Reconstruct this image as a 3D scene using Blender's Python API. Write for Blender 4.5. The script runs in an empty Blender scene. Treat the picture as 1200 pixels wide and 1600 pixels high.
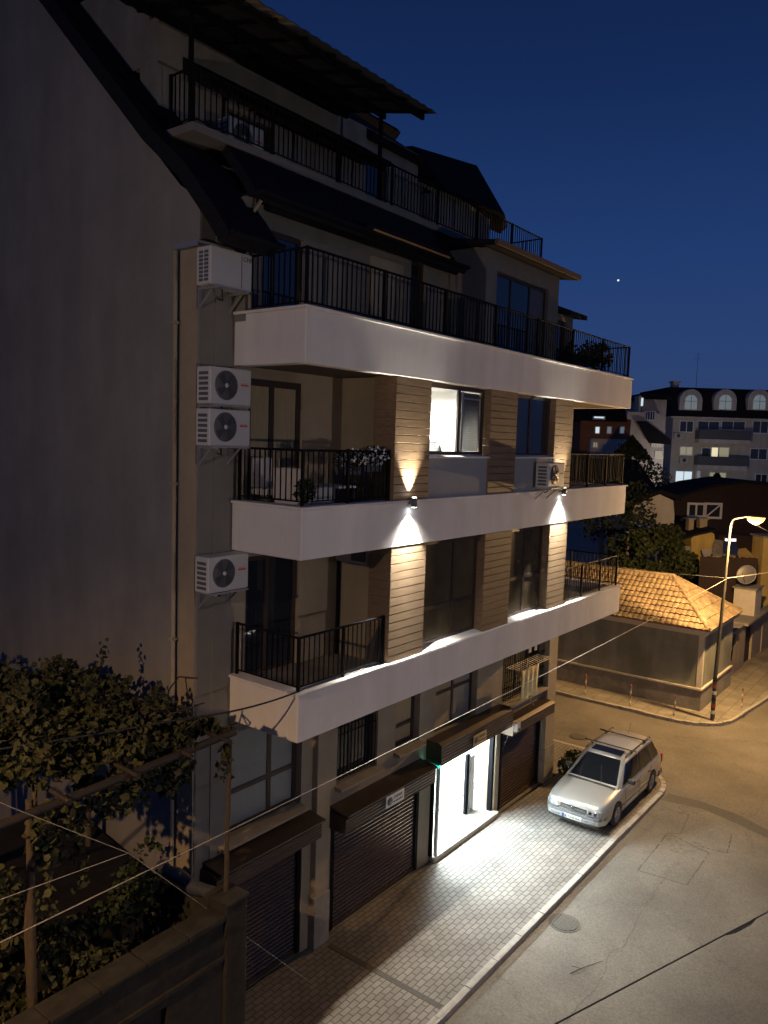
import bpy, bmesh, math, random
from mathutils import Vector, Matrix, noise
random.seed(7)
SC = bpy.context.scene
COL = SC.collection
PI = math.pi
# ------------------------------------------------------------------ camera
CAMR = ((0.61088219, -0.05300777, 0.78994501), (-0.79110784, -0.08014528, 0.60640343), (0.03116627, -0.99537275, -0.09089418))
CAMC = Vector((0, -8.09, 9.8))
FPX = 1222.0
cd = bpy.data.cameras.new('camera'); cam = bpy.data.objects.new('camera', cd); COL.objects.link(cam)
cd.sensor_fit = 'VERTICAL'; cd.sensor_height = 36; cd.lens = FPX / 1600 * 36; cd.clip_end = 5000; cd.clip_start = 0.1
R3 = Matrix(CAMR)
m3 = Matrix((R3.col[0], -R3.col[1], -R3.col[2])).transposed()
cam.matrix_world = Matrix.Translation(CAMC) @ m3.to_4x4()
SC.camera = cam
# ------------------------------------------------------------------ world, light, exposure
w = bpy.data.worlds.new('World'); SC.world = w; w.use_nodes = True
nt = w.node_tree; nt.nodes.clear()
wo = nt.nodes.new('ShaderNodeOutputWorld'); bg = nt.nodes.new('ShaderNodeBackground')
tcw = nt.nodes.new('ShaderNodeTexCoord'); sep = nt.nodes.new('ShaderNodeSeparateXYZ')
rampw = nt.nodes.new('ShaderNodeValToRGB')
nt.links.new(tcw.outputs['Generated'], sep.inputs[0]); nt.links.new(sep.outputs['Z'], rampw.inputs[0])
e = rampw.color_ramp.elements
e[0].position = 0.0; e[0].color = (0.030, 0.046, 0.112, 1)
bg_gain = 1.1
e[1].position = 1.0; e[1].color = (0.0016, 0.0050, 0.020, 1)
for p_, c_ in ((0.10, (0.022, 0.050, 0.150, 1)), (0.22, (0.0125, 0.039, 0.140, 1)), (0.40, (0.0058, 0.0200, 0.082, 1)), (0.6, (0.0027, 0.0088, 0.038, 1))):
    q = e.new(p_); q.color = c_
sky = nt.nodes.new('ShaderNodeTexSky'); sky.sky_type = 'NISHITA'; sky.sun_disc = False
sky.sun_elevation = math.radians(-4.0); sky.sun_rotation = math.radians(200)
b2 = nt.nodes.new('ShaderNodeBackground'); addw = nt.nodes.new('ShaderNodeAddShader')
nt.links.new(rampw.outputs[0], bg.inputs[0]); bg.inputs[1].default_value = bg_gain
nt.links.new(sky.outputs[0], b2.inputs[0]); b2.inputs[1].default_value = 0.05
nt.links.new(bg.outputs[0], addw.inputs[0]); nt.links.new(b2.outputs[0], addw.inputs[1])
nt.links.new(addw.outputs[0], wo.inputs[0])
SC.view_settings.view_transform = 'Standard'; SC.view_settings.look = 'None'
SC.view_settings.exposure = 0; SC.view_settings.gamma = 1
WARM = (1.0, 0.55, 0.18); COOL = (0.80, 0.95, 1.0); NEUT = (1.0, 0.95, 0.83)
def lamp(kind, loc, energy, color, size=0.1, **k):
    l = bpy.data.lights.new('light', kind); l.energy = energy; l.color = color
    if kind == 'AREA':
        l.shape = 'RECTANGLE'; l.size = size; l.size_y = k.get('sy', size)
    else: l.shadow_soft_size = size
    if kind == 'SPOT': l.spot_size = k.get('angle', 1); l.spot_blend = k.get('blend', .5)
    o = bpy.data.objects.new(k.get('name', 'light'), l); COL.objects.link(o); o.location = loc
    d = Vector(k.get('dir', (0, 0, -1))); o.rotation_euler = d.to_track_quat('-Z', 'Y').to_euler()
    if k.get('parent'):
        p = k['parent']; o.parent = p; o.location = Vector(loc) - origin(p)
    return o
# ------------------------------------------------------------------ helpers
def origin(o):
    v = Vector((0, 0, 0))
    while o: v = v + o.location; o = o.parent
    return v
def thing(name, label, cat, loc=(0, 0, 0), rz=0, group=None):
    o = bpy.data.objects.new(name, None); COL.objects.link(o); o.empty_display_size = .2
    o.location = loc; o.rotation_euler = (0, 0, rz); return tag(o, label, cat, group)
def tag(o, label=None, cat=None, group=None, kind=None):
    if label: o['label'] = label
    if cat: o['category'] = cat
    if group: o['group'] = group
    if kind: o['kind'] = kind
    return o
def kids(o): return [c for c in bpy.data.objects if c.parent == o]
def dup(root, loc, rz=None, label=None, group=None):
    def rec(o, par):
        c = o.copy(); COL.objects.link(c); c.parent = par
        for k in kids(o): rec(k, c)
        return c
    r = rec(root, None); r.location = loc
    if rz is not None: r.rotation_euler = (0, 0, rz)
    if label: r['label'] = label
    if group: r['group'] = group
    return r
class MB:
    def __init__(s): s.v = []; s.f = []; s.sm = []
    def add(s, vs, fs, smooth=False):
        b = len(s.v); s.v += [tuple(v) for v in vs]
        for f in fs: s.f.append([i + b for i in f]); s.sm.append(smooth)
        return s
    def box(s, x0, x1, y0, y1, z0, z1, M=None):
        if x0 > x1: x0, x1 = x1, x0
        if y0 > y1: y0, y1 = y1, y0
        if z0 > z1: z0, z1 = z1, z0
        vs = [Vector((x, y, z)) for z in (z0, z1) for y in (y0, y1) for x in (x0, x1)]
        if M: vs = [M @ v for v in vs]
        return s.add(vs, [(0, 2, 3, 1), (4, 5, 7, 6), (0, 1, 5, 4), (2, 6, 7, 3), (0, 4, 6, 2), (1, 3, 7, 5)])
    def quad(s, a, b, c, d): return s.add([a, b, c, d], [(0, 1, 2, 3)])
    def prism(s, poly, n, d):   # extrude polygon (3d pts) along n by d
        n = Vector(n) * d; k = len(poly); p = [Vector(q) for q in poly]
        fs = [tuple(range(k))[::-1], tuple(range(k, 2 * k))] + [(i, (i + 1) % k, k + (i + 1) % k, k + i) for i in range(k)]
        return s.add(p + [q + n for q in p], fs)
    def tube(s, pts, r, seg=8, caps=True, smooth=True):
        pts = [Vector(p) for p in pts]; n = len(pts); rs = r if isinstance(r, (list, tuple)) else [r] * n
        vs = []; 
        for i, p in enumerate(pts):
            t = (pts[min(i + 1, n - 1)] - pts[max(i - 1, 0)]).normalized()
            a = Vector((0, 0, 1)) if abs(t.z) < .9 else Vector((1, 0, 0))
            u = t.cross(a).normalized(); w_ = t.cross(u)
            for k in range(seg):
                q = 2 * PI * k / seg; vs.append(p + (u * math.cos(q) + w_ * math.sin(q)) * rs[i])
        fs = [(i * seg + k, i * seg + (k + 1) % seg, (i + 1) * seg + (k + 1) % seg, (i + 1) * seg + k) for i in range(n - 1) for k in range(seg)]
        s.add(vs, fs, smooth)
        if caps:
            s.add([vs[k] for k in range(seg)], [tuple(range(seg))]); s.add([vs[(n - 1) * seg + k] for k in range(seg)], [tuple(range(seg))[::-1]])
        return s
    def lathe(s, prof, c, axis='z', seg=20, smooth=True):
        c = Vector(c); vs = []
        for (r, h) in prof:
            for k in range(seg):
                a = 2 * PI * k / seg; x, y = r * math.cos(a), r * math.sin(a)
                vs.append(c + (Vector((x, y, h)) if axis == 'z' else Vector((x, h, y)) if axis == 'y' else Vector((h, x, y))))
        n = len(prof)
        return s.add(vs, [(i * seg + k, i * seg + (k + 1) % seg, (i + 1) * seg + (k + 1) % seg, (i + 1) * seg + k) for i in range(n - 1) for k in range(seg)], smooth)
    def build(s, name, mat, parent=None, bevel=0, seg=1):
        o0 = origin(parent) if parent else Vector((0, 0, 0))
        me = bpy.data.meshes.new(name); me.from_pydata([tuple(Vector(v) - o0) for v in s.v], [], s.f)
        me.polygons.foreach_set('use_smooth', s.sm); me.materials.append(mat); me.update()
        bm = bmesh.new(); bm.from_mesh(me); bmesh.ops.recalc_face_normals(bm, faces=bm.faces[:]); bm.to_mesh(me); bm.free()
        o = bpy.data.objects.new(name, me); COL.objects.link(o); o.parent = parent
        if bevel:
            b = o.modifiers.new('bevel', 'BEVEL'); b.width = bevel; b.segments = seg; b.limit_method = 'ANGLE'; b.angle_limit = .6
        return o
def text(name, s, size, mat, M, parent=None, ext=0.003):
    cu = bpy.data.curves.new(name, 'FONT'); cu.body = s; cu.size = size; cu.extrude = ext; cu.align_x = 'CENTER'; cu.align_y = 'CENTER'
    t = bpy.data.objects.new(name, cu); COL.objects.link(t)
    dg = bpy.context.evaluated_depsgraph_get(); me = bpy.data.meshes.new_from_object(t.evaluated_get(dg))
    bpy.data.objects.remove(t); me.transform(M); 
    if parent: me.transform(Matrix.Translation(-origin(parent)))
    me.materials.clear(); me.materials.append(mat)
    o = bpy.data.objects.new(name, me); COL.objects.link(o); o.parent = parent; return o
FRONT = Matrix.Rotation(PI / 2, 4, 'X')   # text reading from -y side
def hr(px, py, D):     # point on vertical plane facing the camera's heading at distance D: (u along heading-right, z)
    r = Vector((CAMR[0][0] * (px - 600) + CAMR[0][1] * (py - 800) + CAMR[0][2] * FPX,
                CAMR[1][0] * (px - 600) + CAMR[1][1] * (py - 800) + CAMR[1][2] * FPX,
                CAMR[2][0] * (px - 600) + CAMR[2][1] * (py - 800) + CAMR[2][2] * FPX))
    t = D / (r.x * HD.x + r.y * HD.y); p = CAMC + r * t
    return (p - CAMC).dot(HR), p.z
YAW = math.atan2(CAMR[1][0], CAMR[0][0])
HR = Vector((math.cos(YAW), math.sin(YAW), 0)); HD = Vector((-math.sin(YAW), math.cos(YAW), 0))
def wp(u, D, z=0): return Vector((CAMC.x, CAMC.y, 0)) + HR * u + HD * D + Vector((0, 0, z))
# ------------------------------------------------------------------ materials
def mat(name, col, rough=.8, metal=0, var=0, scale=8, bump=0, bscale=60, spec=.5, emit=None, es=0, col2=None, stretch=None, detail=4, dirt=0):
    m = bpy.data.materials.new(name); m.use_nodes = True; t = m.node_tree; b = t.nodes['Principled BSDF']
    b.inputs['Roughness'].default_value = rough; b.inputs['Metallic'].default_value = metal; b.inputs['Specular IOR Level'].default_value = spec
    c = (*col, 1); b.inputs['Base Color'].default_value = c
    tc = t.nodes.new('ShaderNodeTexCoord'); mp = t.nodes.new('ShaderNodeMapping'); t.links.new(tc.outputs['Object'], mp.inputs[0])
    if stretch: mp.inputs['Scale'].default_value = stretch
    if var or col2:
        n = t.nodes.new('ShaderNodeTexNoise'); n.inputs['Scale'].default_value = scale; n.inputs['Detail'].default_value = detail; n.inputs['Roughness'].default_value = .65
        t.links.new(mp.outputs[0], n.inputs['Vector'])
        r = t.nodes.new('ShaderNodeValToRGB'); r.color_ramp.elements[0].position = .3; r.color_ramp.elements[1].position = .72
        c2 = col2 or tuple(x * (1 + var) for x in col); c1 = col if col2 else tuple(x * (1 - var) for x in col)
        r.color_ramp.elements[0].color = (*c1, 1); r.color_ramp.elements[1].color = (*c2, 1)
        t.links.new(n.outputs['Fac'], r.inputs[0]); last = r.outputs[0]
        if dirt:
            n3 = t.nodes.new('ShaderNodeTexNoise'); n3.inputs['Scale'].default_value = 1.1; n3.inputs['Detail'].default_value = 6
            mp3 = t.nodes.new('ShaderNodeMapping'); mp3.inputs['Scale'].default_value = (1.6, 1.6, .35); t.links.new(tc.outputs['Object'], mp3.inputs[0]); t.links.new(mp3.outputs[0], n3.inputs['Vector'])
            r3 = t.nodes.new('ShaderNodeValToRGB'); r3.color_ramp.elements[0].position = .35; r3.color_ramp.elements[1].position = .7
            r3.color_ramp.elements[0].color = (1 - dirt, 1 - dirt, 1 - dirt * 1.1, 1); r3.color_ramp.elements[1].color = (1, 1, 1, 1); t.links.new(n3.outputs['Fac'], r3.inputs[0])
            mx = t.nodes.new('ShaderNodeMixRGB'); mx.blend_type = 'MULTIPLY'; mx.inputs[0].default_value = 1
            t.links.new(last, mx.inputs[1]); t.links.new(r3.outputs[0], mx.inputs[2]); last = mx.outputs[0]
        t.links.new(last, b.inputs['Base Color'])
    if bump:
        n2 = t.nodes.new('ShaderNodeTexNoise'); n2.inputs['Scale'].default_value = bscale; n2.inputs['Detail'].default_value = 3
        t.links.new(mp.outputs[0], n2.inputs['Vector']); bp = t.nodes.new('ShaderNodeBump'); bp.inputs['Strength'].default_value = bump; bp.inputs['Distance'].default_value = .01
        t.links.new(n2.outputs['Fac'], bp.inputs['Height']); t.links.new(bp.outputs[0], b.inputs['Normal'])
    if emit: b.inputs['Emission Color'].default_value = (*emit, 1); b.inputs['Emission Strength'].default_value = es
    return m
def glass(name, tint=(.02, .025, .03), rough=.03, trans=0.0):
    m = bpy.data.materials.new(name); m.use_nodes = True; t = m.node_tree; b = t.nodes['Principled BSDF']
    b.inputs['Base Color'].default_value = (*tint, 1); b.inputs['Roughness'].default_value = rough; b.inputs['Specular IOR Level'].default_value = .9
    if trans:
        tr = t.nodes.new('ShaderNodeBsdfTransparent'); mx = t.nodes.new('ShaderNodeMixShader'); mx.inputs[0].default_value = trans
        t.links.new(b.outputs[0], mx.inputs[1]); t.links.new(tr.outputs[0], mx.inputs[2])
        t.links.new(mx.outputs[0], t.nodes['Material Output'].inputs[0])
    return m
M = {}
M['gable'] = mat('gable_render', (.235, .222, .215), .95, var=.10, scale=1.2, bump=.5, bscale=90, dirt=.18)
M['wall'] = mat('grey_render', (.20, .185, .165), .95, var=.08, scale=3, bump=.4, bscale=90, dirt=.15)
M['beige'] = mat('beige_render', (.34, .28, .20), .95, var=.08, scale=3, bump=.4, bscale=90, dirt=.2)
M['white'] = mat('white_render', (.76, .73, .72), .9, var=.03, scale=3, bump=.35, bscale=110, dirt=.15)
M['panel'] = mat('grey_panel', (.30, .30, .32), .9, var=.05, scale=4, bump=.3, bscale=100, dirt=.06)
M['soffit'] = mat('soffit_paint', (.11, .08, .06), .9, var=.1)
M['wood'] = mat('wood_cladding', (.135, .082, .044), .65, col2=(.255, .17, .10), scale=2.2, stretch=(1.2, 3, 22), bump=.35, bscale=5, detail=8)
M['wood_under_lamp'] = mat('wood_cladding_under_lamp', (.115, .075, .044), .65, col2=(.21, .145, .088), scale=2.2, stretch=(1.0, 3, 26), bump=.3, bscale=5, detail=8)  # darkened copy of the cladding, offsets lamp light on the lower piers
M['frame'] = mat('brown_frame', (.045, .028, .022), .45)
M['frame_white'] = mat('white_frame', (.7, .7, .72), .5)
M['rail'] = mat('black_rail', (.006, .006, .008), .8, spec=.08)
M['shutter'] = mat('bronze_shutter', (.17, .11, .07), .27, metal=.8, var=.12, scale=6, bump=.1, bscale=30)
M['shutter_box'] = mat('bronze_box', (.09, .062, .045), .38, metal=.5, var=.1, scale=5)
M['glassdark'] = glass('dark_glass', (.018, .022, .030))
M['glassblind'] = mat('glass_over_blind', (.20, .22, .22), .25, var=.10, scale=2, spec=.8)
M['glassclear'] = glass('clear_glass', (.02, .02, .02), .02, .8)
M['glasswarm'] = mat('glass_reflection_curtain', (.085, .065, .038), .22, var=.35, scale=1.3, spec=.8)  # brownish tone paints warm reflections as well as curtains behind the glass
M['blind'] = mat('pale_blind', (.42, .42, .38), .8, var=.1, scale=2)
M['curtain'] = mat('pale_curtain', (.40, .31, .18), .9, var=.25, scale=3, stretch=(14, 14, .6))
M['roofdark'] = mat('dark_roof_tile', (.012, .012, .017), .9, spec=.15, var=.3, scale=7, bump=.6, bscale=14, stretch=(1, 1, 3))
M['tile'] = mat('clay_tile', (.15, .10, .06), .85, col2=(.40, .30, .18), scale=5, bump=.4, bscale=30, detail=8, dirt=.35)
M['concrete'] = mat('concrete', (.26, .24, .21), .95, var=.2, scale=4, bump=.5, bscale=30, dirt=.2)
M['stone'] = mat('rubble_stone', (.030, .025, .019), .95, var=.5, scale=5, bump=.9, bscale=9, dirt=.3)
M['acwhite'] = mat('ac_casing', (.48, .47, .46), .5, var=.04, scale=4)
M['acdark'] = mat('ac_grille', (.09, .09, .10), .5)
M['acfan'] = mat('ac_fan', (.05, .05, .06), .5)
M['red'] = mat('red_sticker', (.5, .08, .06), .6)
M['metal'] = mat('galvanised', (.35, .34, .33), .5, metal=.6)
M['leaf'] = mat('vine_leaf', (.020, .024, .009), .7, col2=(.062, .058, .022), scale=3, spec=.3)
M['leafdark'] = mat('dark_leaf', (.025, .034, .014), .7, col2=(.045, .055, .02), scale=3, spec=.2)
M['bark'] = mat('bark', (.07, .05, .03), .9, var=.3, scale=10, stretch=(4, 4, 1), bump=.5)
M['polepaint'] = mat('pole_paint', (.07, .065, .055), .6, var=.2, scale=6)
M['topwall'] = mat('top_render', (.24, .23, .22), .95, var=.1, scale=3, bump=.4, bscale=60, dirt=.25)
M['beam'] = mat('pergola_beam', (.022, .016, .012), .7, var=.3, scale=5)
M['cable'] = mat('black_cable', (.02, .02, .02), .6)
M['cablew'] = mat('pale_cable', (.34, .31, .27), .6)
M['paint_dark'] = mat('dark_plaster', (.24, .245, .215), .95, col2=(.33, .33, .28), scale=1.6, bump=.5, bscale=50, detail=8, dirt=.35)
M['trim'] = mat('pale_trim', (.55, .50, .42), .9, var=.08)
M['redpaint'] = mat('red_paint', (.35, .06, .03), .5); M['whitepaint'] = mat('white_paint', (.7, .68, .62), .5)
M['carpaint'] = mat('silver_car_paint', (.50, .485, .45), .28, metal=.6, var=.03, scale=2, spec=.6)
M['carglass'] = glass('car_glass', (.008, .009, .012), .04)
M['black'] = mat('black_rubber', (.015, .015, .016), .6); M['bumper'] = mat('grey_bumper', (.14, .145, .15), .5)
M['chrome'] = mat('chrome', (.7, .7, .7), .15, metal=1); M['hub'] = mat('alloy', (.5, .49, .46), .4, metal=.5)
M['lens'] = mat('headlight_lens', (.26, .28, .30), .12, metal=.3); M['amber'] = mat('amber_lens', (.5, .2, .04), .3); M['redlens'] = mat('rear_lens', (.3, .02, .02), .3)
M['plate'] = mat('plate_white', (.75, .75, .72), .5); M['blue'] = mat('plate_blue', (.03, .08, .35), .5)
M['sheet'] = mat('canopy_sheet', (.022, .022, .026), .6)
M['fabric'] = mat('cushion', (.50, .46, .42), .95, var=.08, scale=5); M['wicker'] = mat('wicker', (.06, .05, .05), .8)
M['towel'] = mat('towel_cloth', (.62, .50, .26), .95, var=.18, scale=4, stretch=(8, 8, .8))
M['petal'] = mat('white_petal', (.75, .75, .78), .7)
M['bulbwarm'] = mat('warm_bulb', (1, .8, .5), emit=(1, .52, .11), es=4.5)
M['bulbcool'] = mat('cool_bulb', (1, 1, 1), emit=(.9, .97, 1), es=40)
M['green'] = mat('green_led', (.1, .8, .6), emit=(.02, .85, .55), es=4)
M['litwin'] = mat('lit_window_warm', (.5, .5, .4), emit=(1, .88, .55), es=.75)
M['litcool'] = mat('lit_window_cool', (.5, .5, .5), emit=(.75, .92, 1), es=.75)
M['litdim'] = mat('lit_window_dim', (.3, .35, .35), emit=(.45, .55, .60), es=.22)
M['litdimw'] = mat('lit_window_dim_warm', (.3, .3, .3), emit=(.75, .68, .42), es=.28)
M['interior'] = mat('interior_white', (.80, .80, .78), .9)
M['orangestrip'] = mat('orange_strip', (.55, .28, .08), .6)
M['farwall'] = mat('far_render', (.50, .46, .42), .95, var=.1, scale=.6, dirt=.2)
M['farwall2'] = mat('far_render_pale', (.55, .51, .47), .95, var=.1, scale=.6, dirt=.2)
M['farbrick'] = mat('far_brown_render', (.22, .10, .05), .95, var=.15, scale=.8)
M['fardark'] = mat('far_brown_cladding', (.028, .016, .015), .9, var=.2, scale=1)
M['ochre'] = mat('ochre_plaster', (.52, .38, .13), .95, var=.15, scale=1.5, bump=.5, bscale=12, dirt=.3)
M['glassfar'] = glass('far_glass', (.03, .035, .045), .1)
M['bluepaint'] = mat('blue_plastic', (.03, .05, .16), .6)
def setting_mats():
    # asphalt with wear, cracks and patches
    m = mat('asphalt', (.17, .155, .135), .85); t = m.node_tree; L = t.links.new; b = t.nodes['Principled BSDF']
    tc = [n for n in t.nodes if n.type == 'TEX_COORD'][0]
    def N(ty, **k):
        n = t.nodes.new(ty)
        for a, v in k.items():
            if a in n.inputs: n.inputs[a].default_value = v
        return n
    n1 = N('ShaderNodeTexNoise', Scale=.45, Detail=8, Roughness=.6); L(tc.outputs['Object'], n1.inputs['Vector'])
    r1 = N('ShaderNodeValToRGB'); r1.color_ramp.elements[0].position = .3; r1.color_ramp.elements[1].position = .7
    r1.color_ramp.elements[0].color = (.095, .088, .074, 1); r1.color_ramp.elements[1].color = (.175, .162, .138, 1); L(n1.outputs[0], r1.inputs[0])
    n2 = N('ShaderNodeTexNoise', Scale=22, Detail=4, Roughness=.7); L(tc.outputs['Object'], n2.inputs['Vector'])
    r2 = N('ShaderNodeValToRGB'); r2.color_ramp.elements[0].position = .3; r2.color_ramp.elements[1].position = .7
    r2.color_ramp.elements[0].color = (.68, .68, .68, 1); r2.color_ramp.elements[1].color = (1.22, 1.15, 1.15, 1); L(n2.outputs[0], r2.inputs[0])
    mx = N('ShaderNodeMixRGB'); mx.blend_type = 'MULTIPLY'; mx.inputs[0].default_value = 1; L(r1.outputs[0], mx.inputs[1]); L(r2.outputs[0], mx.inputs[2])
    # cracks: voronoi distance to edge, warped, masked
    nw = N('ShaderNodeTexNoise', Scale=1.6, Detail=6, Roughness=.7); L(tc.outputs['Object'], nw.inputs['Vector'])
    mm = N('ShaderNodeMixRGB'); mm.blend_type = 'ADD'; mm.inputs[0].default_value = 1.0; L(tc.outputs['Object'], mm.inputs[1]); L(nw.outputs['Color'], mm.inputs[2])
    vo = t.nodes.new('ShaderNodeTexVoronoi'); vo.feature = 'DISTANCE_TO_EDGE'; vo.inputs['Scale'].default_value = .23; L(mm.outputs[0], vo.inputs['Vector'])
    rc = N('ShaderNodeValToRGB'); rc.color_ramp.elements[0].position = .0; rc.color_ramp.elements[1].position = .0045
    rc.color_ramp.elements[0].color = (.55, .55, .55, 1); rc.color_ramp.elements[1].color = (1, 1, 1, 1); L(vo.outputs['Distance'], rc.inputs[0])
    mk = N('ShaderNodeMixRGB'); mk.blend_type = 'MULTIPLY'; mk.inputs[0].default_value = .8; L(mx.outputs[0], mk.inputs[1]); L(rc.outputs[0], mk.inputs[2])
    L(mk.outputs[0], b.inputs['Base Color'])
    bp = N('ShaderNodeBump', Strength=.5, Distance=.01); L(n2.outputs[0], bp.inputs['Height']); L(bp.outputs[0], b.inputs['Normal'])
    M['asphalt'] = m
    def paver(name, c1, c2, cm, bw, bh, sc, rot):
        m = mat(name, c1, .85); t = m.node_tree; L = t.links.new; b = t.nodes['Principled BSDF']
        tc = [n for n in t.nodes if n.type == 'TEX_COORD'][0]
        mp = t.nodes.new('ShaderNodeMapping'); mp.inputs['Rotation'].default_value = (0, 0, rot); L(tc.outputs['Object'], mp.inputs[0])
        # slightly wavy joints, as interlocking blocks have
        nz = t.nodes.new('ShaderNodeTexNoise'); nz.inputs['Scale'].default_value = 3; L(tc.outputs['Object'], nz.inputs['Vector'])
        ad = t.nodes.new('ShaderNodeMixRGB'); ad.blend_type = 'ADD'; ad.inputs[0].default_value = .05; L(mp.outputs[0], ad.inputs[1]); L(nz.outputs['Color'], ad.inputs[2])
        br = t.nodes.new('ShaderNodeTexBrick'); br.inputs['Scale'].default_value = sc; br.inputs['Brick Width'].default_value = bw; br.inputs['Row Height'].default_value = bh
        br.inputs['Mortar Size'].default_value = .012; br.inputs['Mortar Smooth'].default_value = .3; br.inputs['Bias'].default_value = 0
        br.inputs['Color1'].default_value = (*c1, 1); br.inputs['Color2'].default_value = (*c2, 1); br.inputs['Mortar'].default_value = (*cm, 1)
        L(ad.outputs[0], br.inputs['Vector'])
        n = t.nodes.new('ShaderNodeTexNoise'); n.inputs['Scale'].default_value = 1.4; n.inputs['Detail'].default_value = 8; L(tc.outputs['Object'], n.inputs['Vector'])
        r = t.nodes.new('ShaderNodeValToRGB'); r.color_ramp.elements[0].position = .3; r.color_ramp.elements[1].position = .7
        r.color_ramp.elements[0].color = (.72, .70, .68, 1); r.color_ramp.elements[1].color = (1.1, 1.1, 1.1, 1); L(n.outputs[0], r.inputs[0])
        mx = t.nodes.new('ShaderNodeMixRGB'); mx.blend_type = 'MULTIPLY'; mx.inputs[0].default_value = 1; L(br.outputs['Color'], mx.inputs[1]); L(r.outputs[0], mx.inputs[2])
        L(mx.outputs[0], b.inputs['Base Color'])
        bp = t.nodes.new('ShaderNodeBump'); bp.inputs['Strength'].default_value = .6; bp.inputs['Distance'].default_value = .006; bp.invert = True; L(br.outputs['Fac'], bp.inputs['Height']); L(bp.outputs[0], b.inputs['Normal'])
        return m
    M['paver'] = paver('paving_blocks', (.205, .185, .165), (.165, .148, .13), (.075, .068, .06), .22, .12, 1, 0)
    M['slabs'] = paver('paving_slabs', (.25, .225, .18), (.20, .18, .145), (.10, .09, .07), .5, .5, 1, 0)
setting_mats()
M['kerb'] = mat('kerb_stone', (.33, .31, .28), .9, var=.18, scale=6, bump=.5, bscale=30)
M['soil'] = mat('soil', (.045, .038, .028), .95, var=.4, scale=3, bump=.6, bscale=8)
M['shade_band'] = mat('asphalt_shade', (.085, .078, .066), .9, var=.15, scale=9, bump=.5, bscale=60)
M['manhole'] = mat('cast_iron', (.085, .08, .07), .7, metal=.2, var=.3, scale=20)
M['seam'] = mat('bitumen_seam', (.072, .066, .056), .85, var=.2, scale=20)
# ------------------------------------------------------------------ the setting
def S(o): o['kind'] = 'structure'; return o
g = MB(); g.quad((-300, -400, -.16), (900, -400, -.16), (900, 900, -.16), (-300, 900, -.16)); S(g.build('ground', M['soil']))
def poly_sheet(name, pts, z, m):
    b = MB(); b.add([(x, y, z) for x, y in pts], [tuple(range(len(pts)))]); return S(b.build(name, m))
poly_sheet('road', [(-40, -14), (90, -14), (90, 0.2), (31, -1.6), (29.4, -1.2), (28.7, 0), (28.7, 60), (22, 60), (22, 0), (19, 0), (-40, 0)], -.12, M['asphalt'])
def arc(cx, cy, r, a0, a1, n=8): return [(cx + r * math.cos(math.radians(a0 + (a1 - a0) * i / n)), cy + r * math.sin(math.radians(a0 + (a1 - a0) * i / n))) for i in range(n + 1)]
KY = -1.33
edge = [(-6, KY), (19.5, KY)] + [(x_, y_) for x_, y_ in arc(22.2, KY + 1.5, 1.5, -90, 0)] + [(23.7, 30)]
b = MB(); pv = [(x, y, 0) for x, y in edge] + [(21.2, 30, 0), (21.2, 1.4, 0), (-6, 1.9, 0)]
n_ = len(pv); b.add(pv, [tuple(range(n_))]); S(b.build('pavement', M['paver']))
def kerb_run(name, path, wdt=.14, top=.005, bot=-.16, step=1.0, m=None):
    b = MB()
    for (x0, y0), (x1, y1) in zip(path, path[1:]):
        Lh = math.hypot(x1 - x0, y1 - y0); n = max(1, round(Lh / step)); ux, uy = (x1 - x0) / Lh, (y1 - y0) / Lh; nx, ny = uy, -ux
        for i in range(n):
            a = i * Lh / n + .006; c = (i + 1) * Lh / n - .006; dz = random.uniform(-.008, .010); dn = random.uniform(-.006, .006)
            p = [(x0 + ux * q + nx * (s_ + dn), y0 + uy * q + ny * (s_ + dn), z) for z in (bot, top + dz) for q, s_ in ((a, 0), (c, 0), (c, wdt), (a, wdt))]
            b.add(p, [(0, 3, 2, 1), (4, 5, 6, 7), (0, 1, 5, 4), (1, 2, 6, 5), (2, 3, 7, 6), (3, 0, 4, 7)])
    return S(b.build(name, m or M['kerb'], bevel=.012, seg=2))
kerb_run('kerb', edge)
edge2 = [(28.75, 40), (28.75, 0.4)] + arc(30.4, 0.3, 1.65, 180, 262) + [(34, -1.75), (60, -2.2)]
b = MB(); pv = [(x, y, 0) for x, y in edge2] + [(60, 3, 0), (36, 3, 0), (33, 40, 0)]; b.add(pv, [tuple(range(len(pv)))]); S(b.build('far_pavement', M['slabs']))
kerb_run('far_kerb', edge2, wdt=.12)
# strip of darker joint across the pavement, and seams and a painted shade band in the road
b = MB(); b.box(10.86, 10.98, KY + .02, 1.3, .0, .006); S(b.build('drain_channel', M['seam']))
def strip(b, pts, wd, z):
    for (x0, y0), (x1, y1) in zip(pts, pts[1:]):
        L_ = math.hypot(x1 - x0, y1 - y0); nx, ny = -(y1 - y0) / L_ * wd / 2, (x1 - x0) / L_ * wd / 2
        b.quad((x0 - nx, y0 - ny, z), (x1 - nx, y1 - ny, z), (x1 + nx, y1 + ny, z), (x0 + nx, y0 + ny, z))
def jag(p0, p1, n, amp):
    out = []
    for i in range(n + 1):
        t_ = i / n; k = 0 if i in (0, n) else amp
        out.append((p0[0] + (p1[0] - p0[0]) * t_ + random.uniform(-k, k), p0[1] + (p1[1] - p0[1]) * t_ + random.uniform(-k, k)))
    return out
b = MB()
Q1 = [(17.81, -2.31), (17.93, -3.39), (19.77, -3.39), (20.1, -2.27)]
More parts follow.
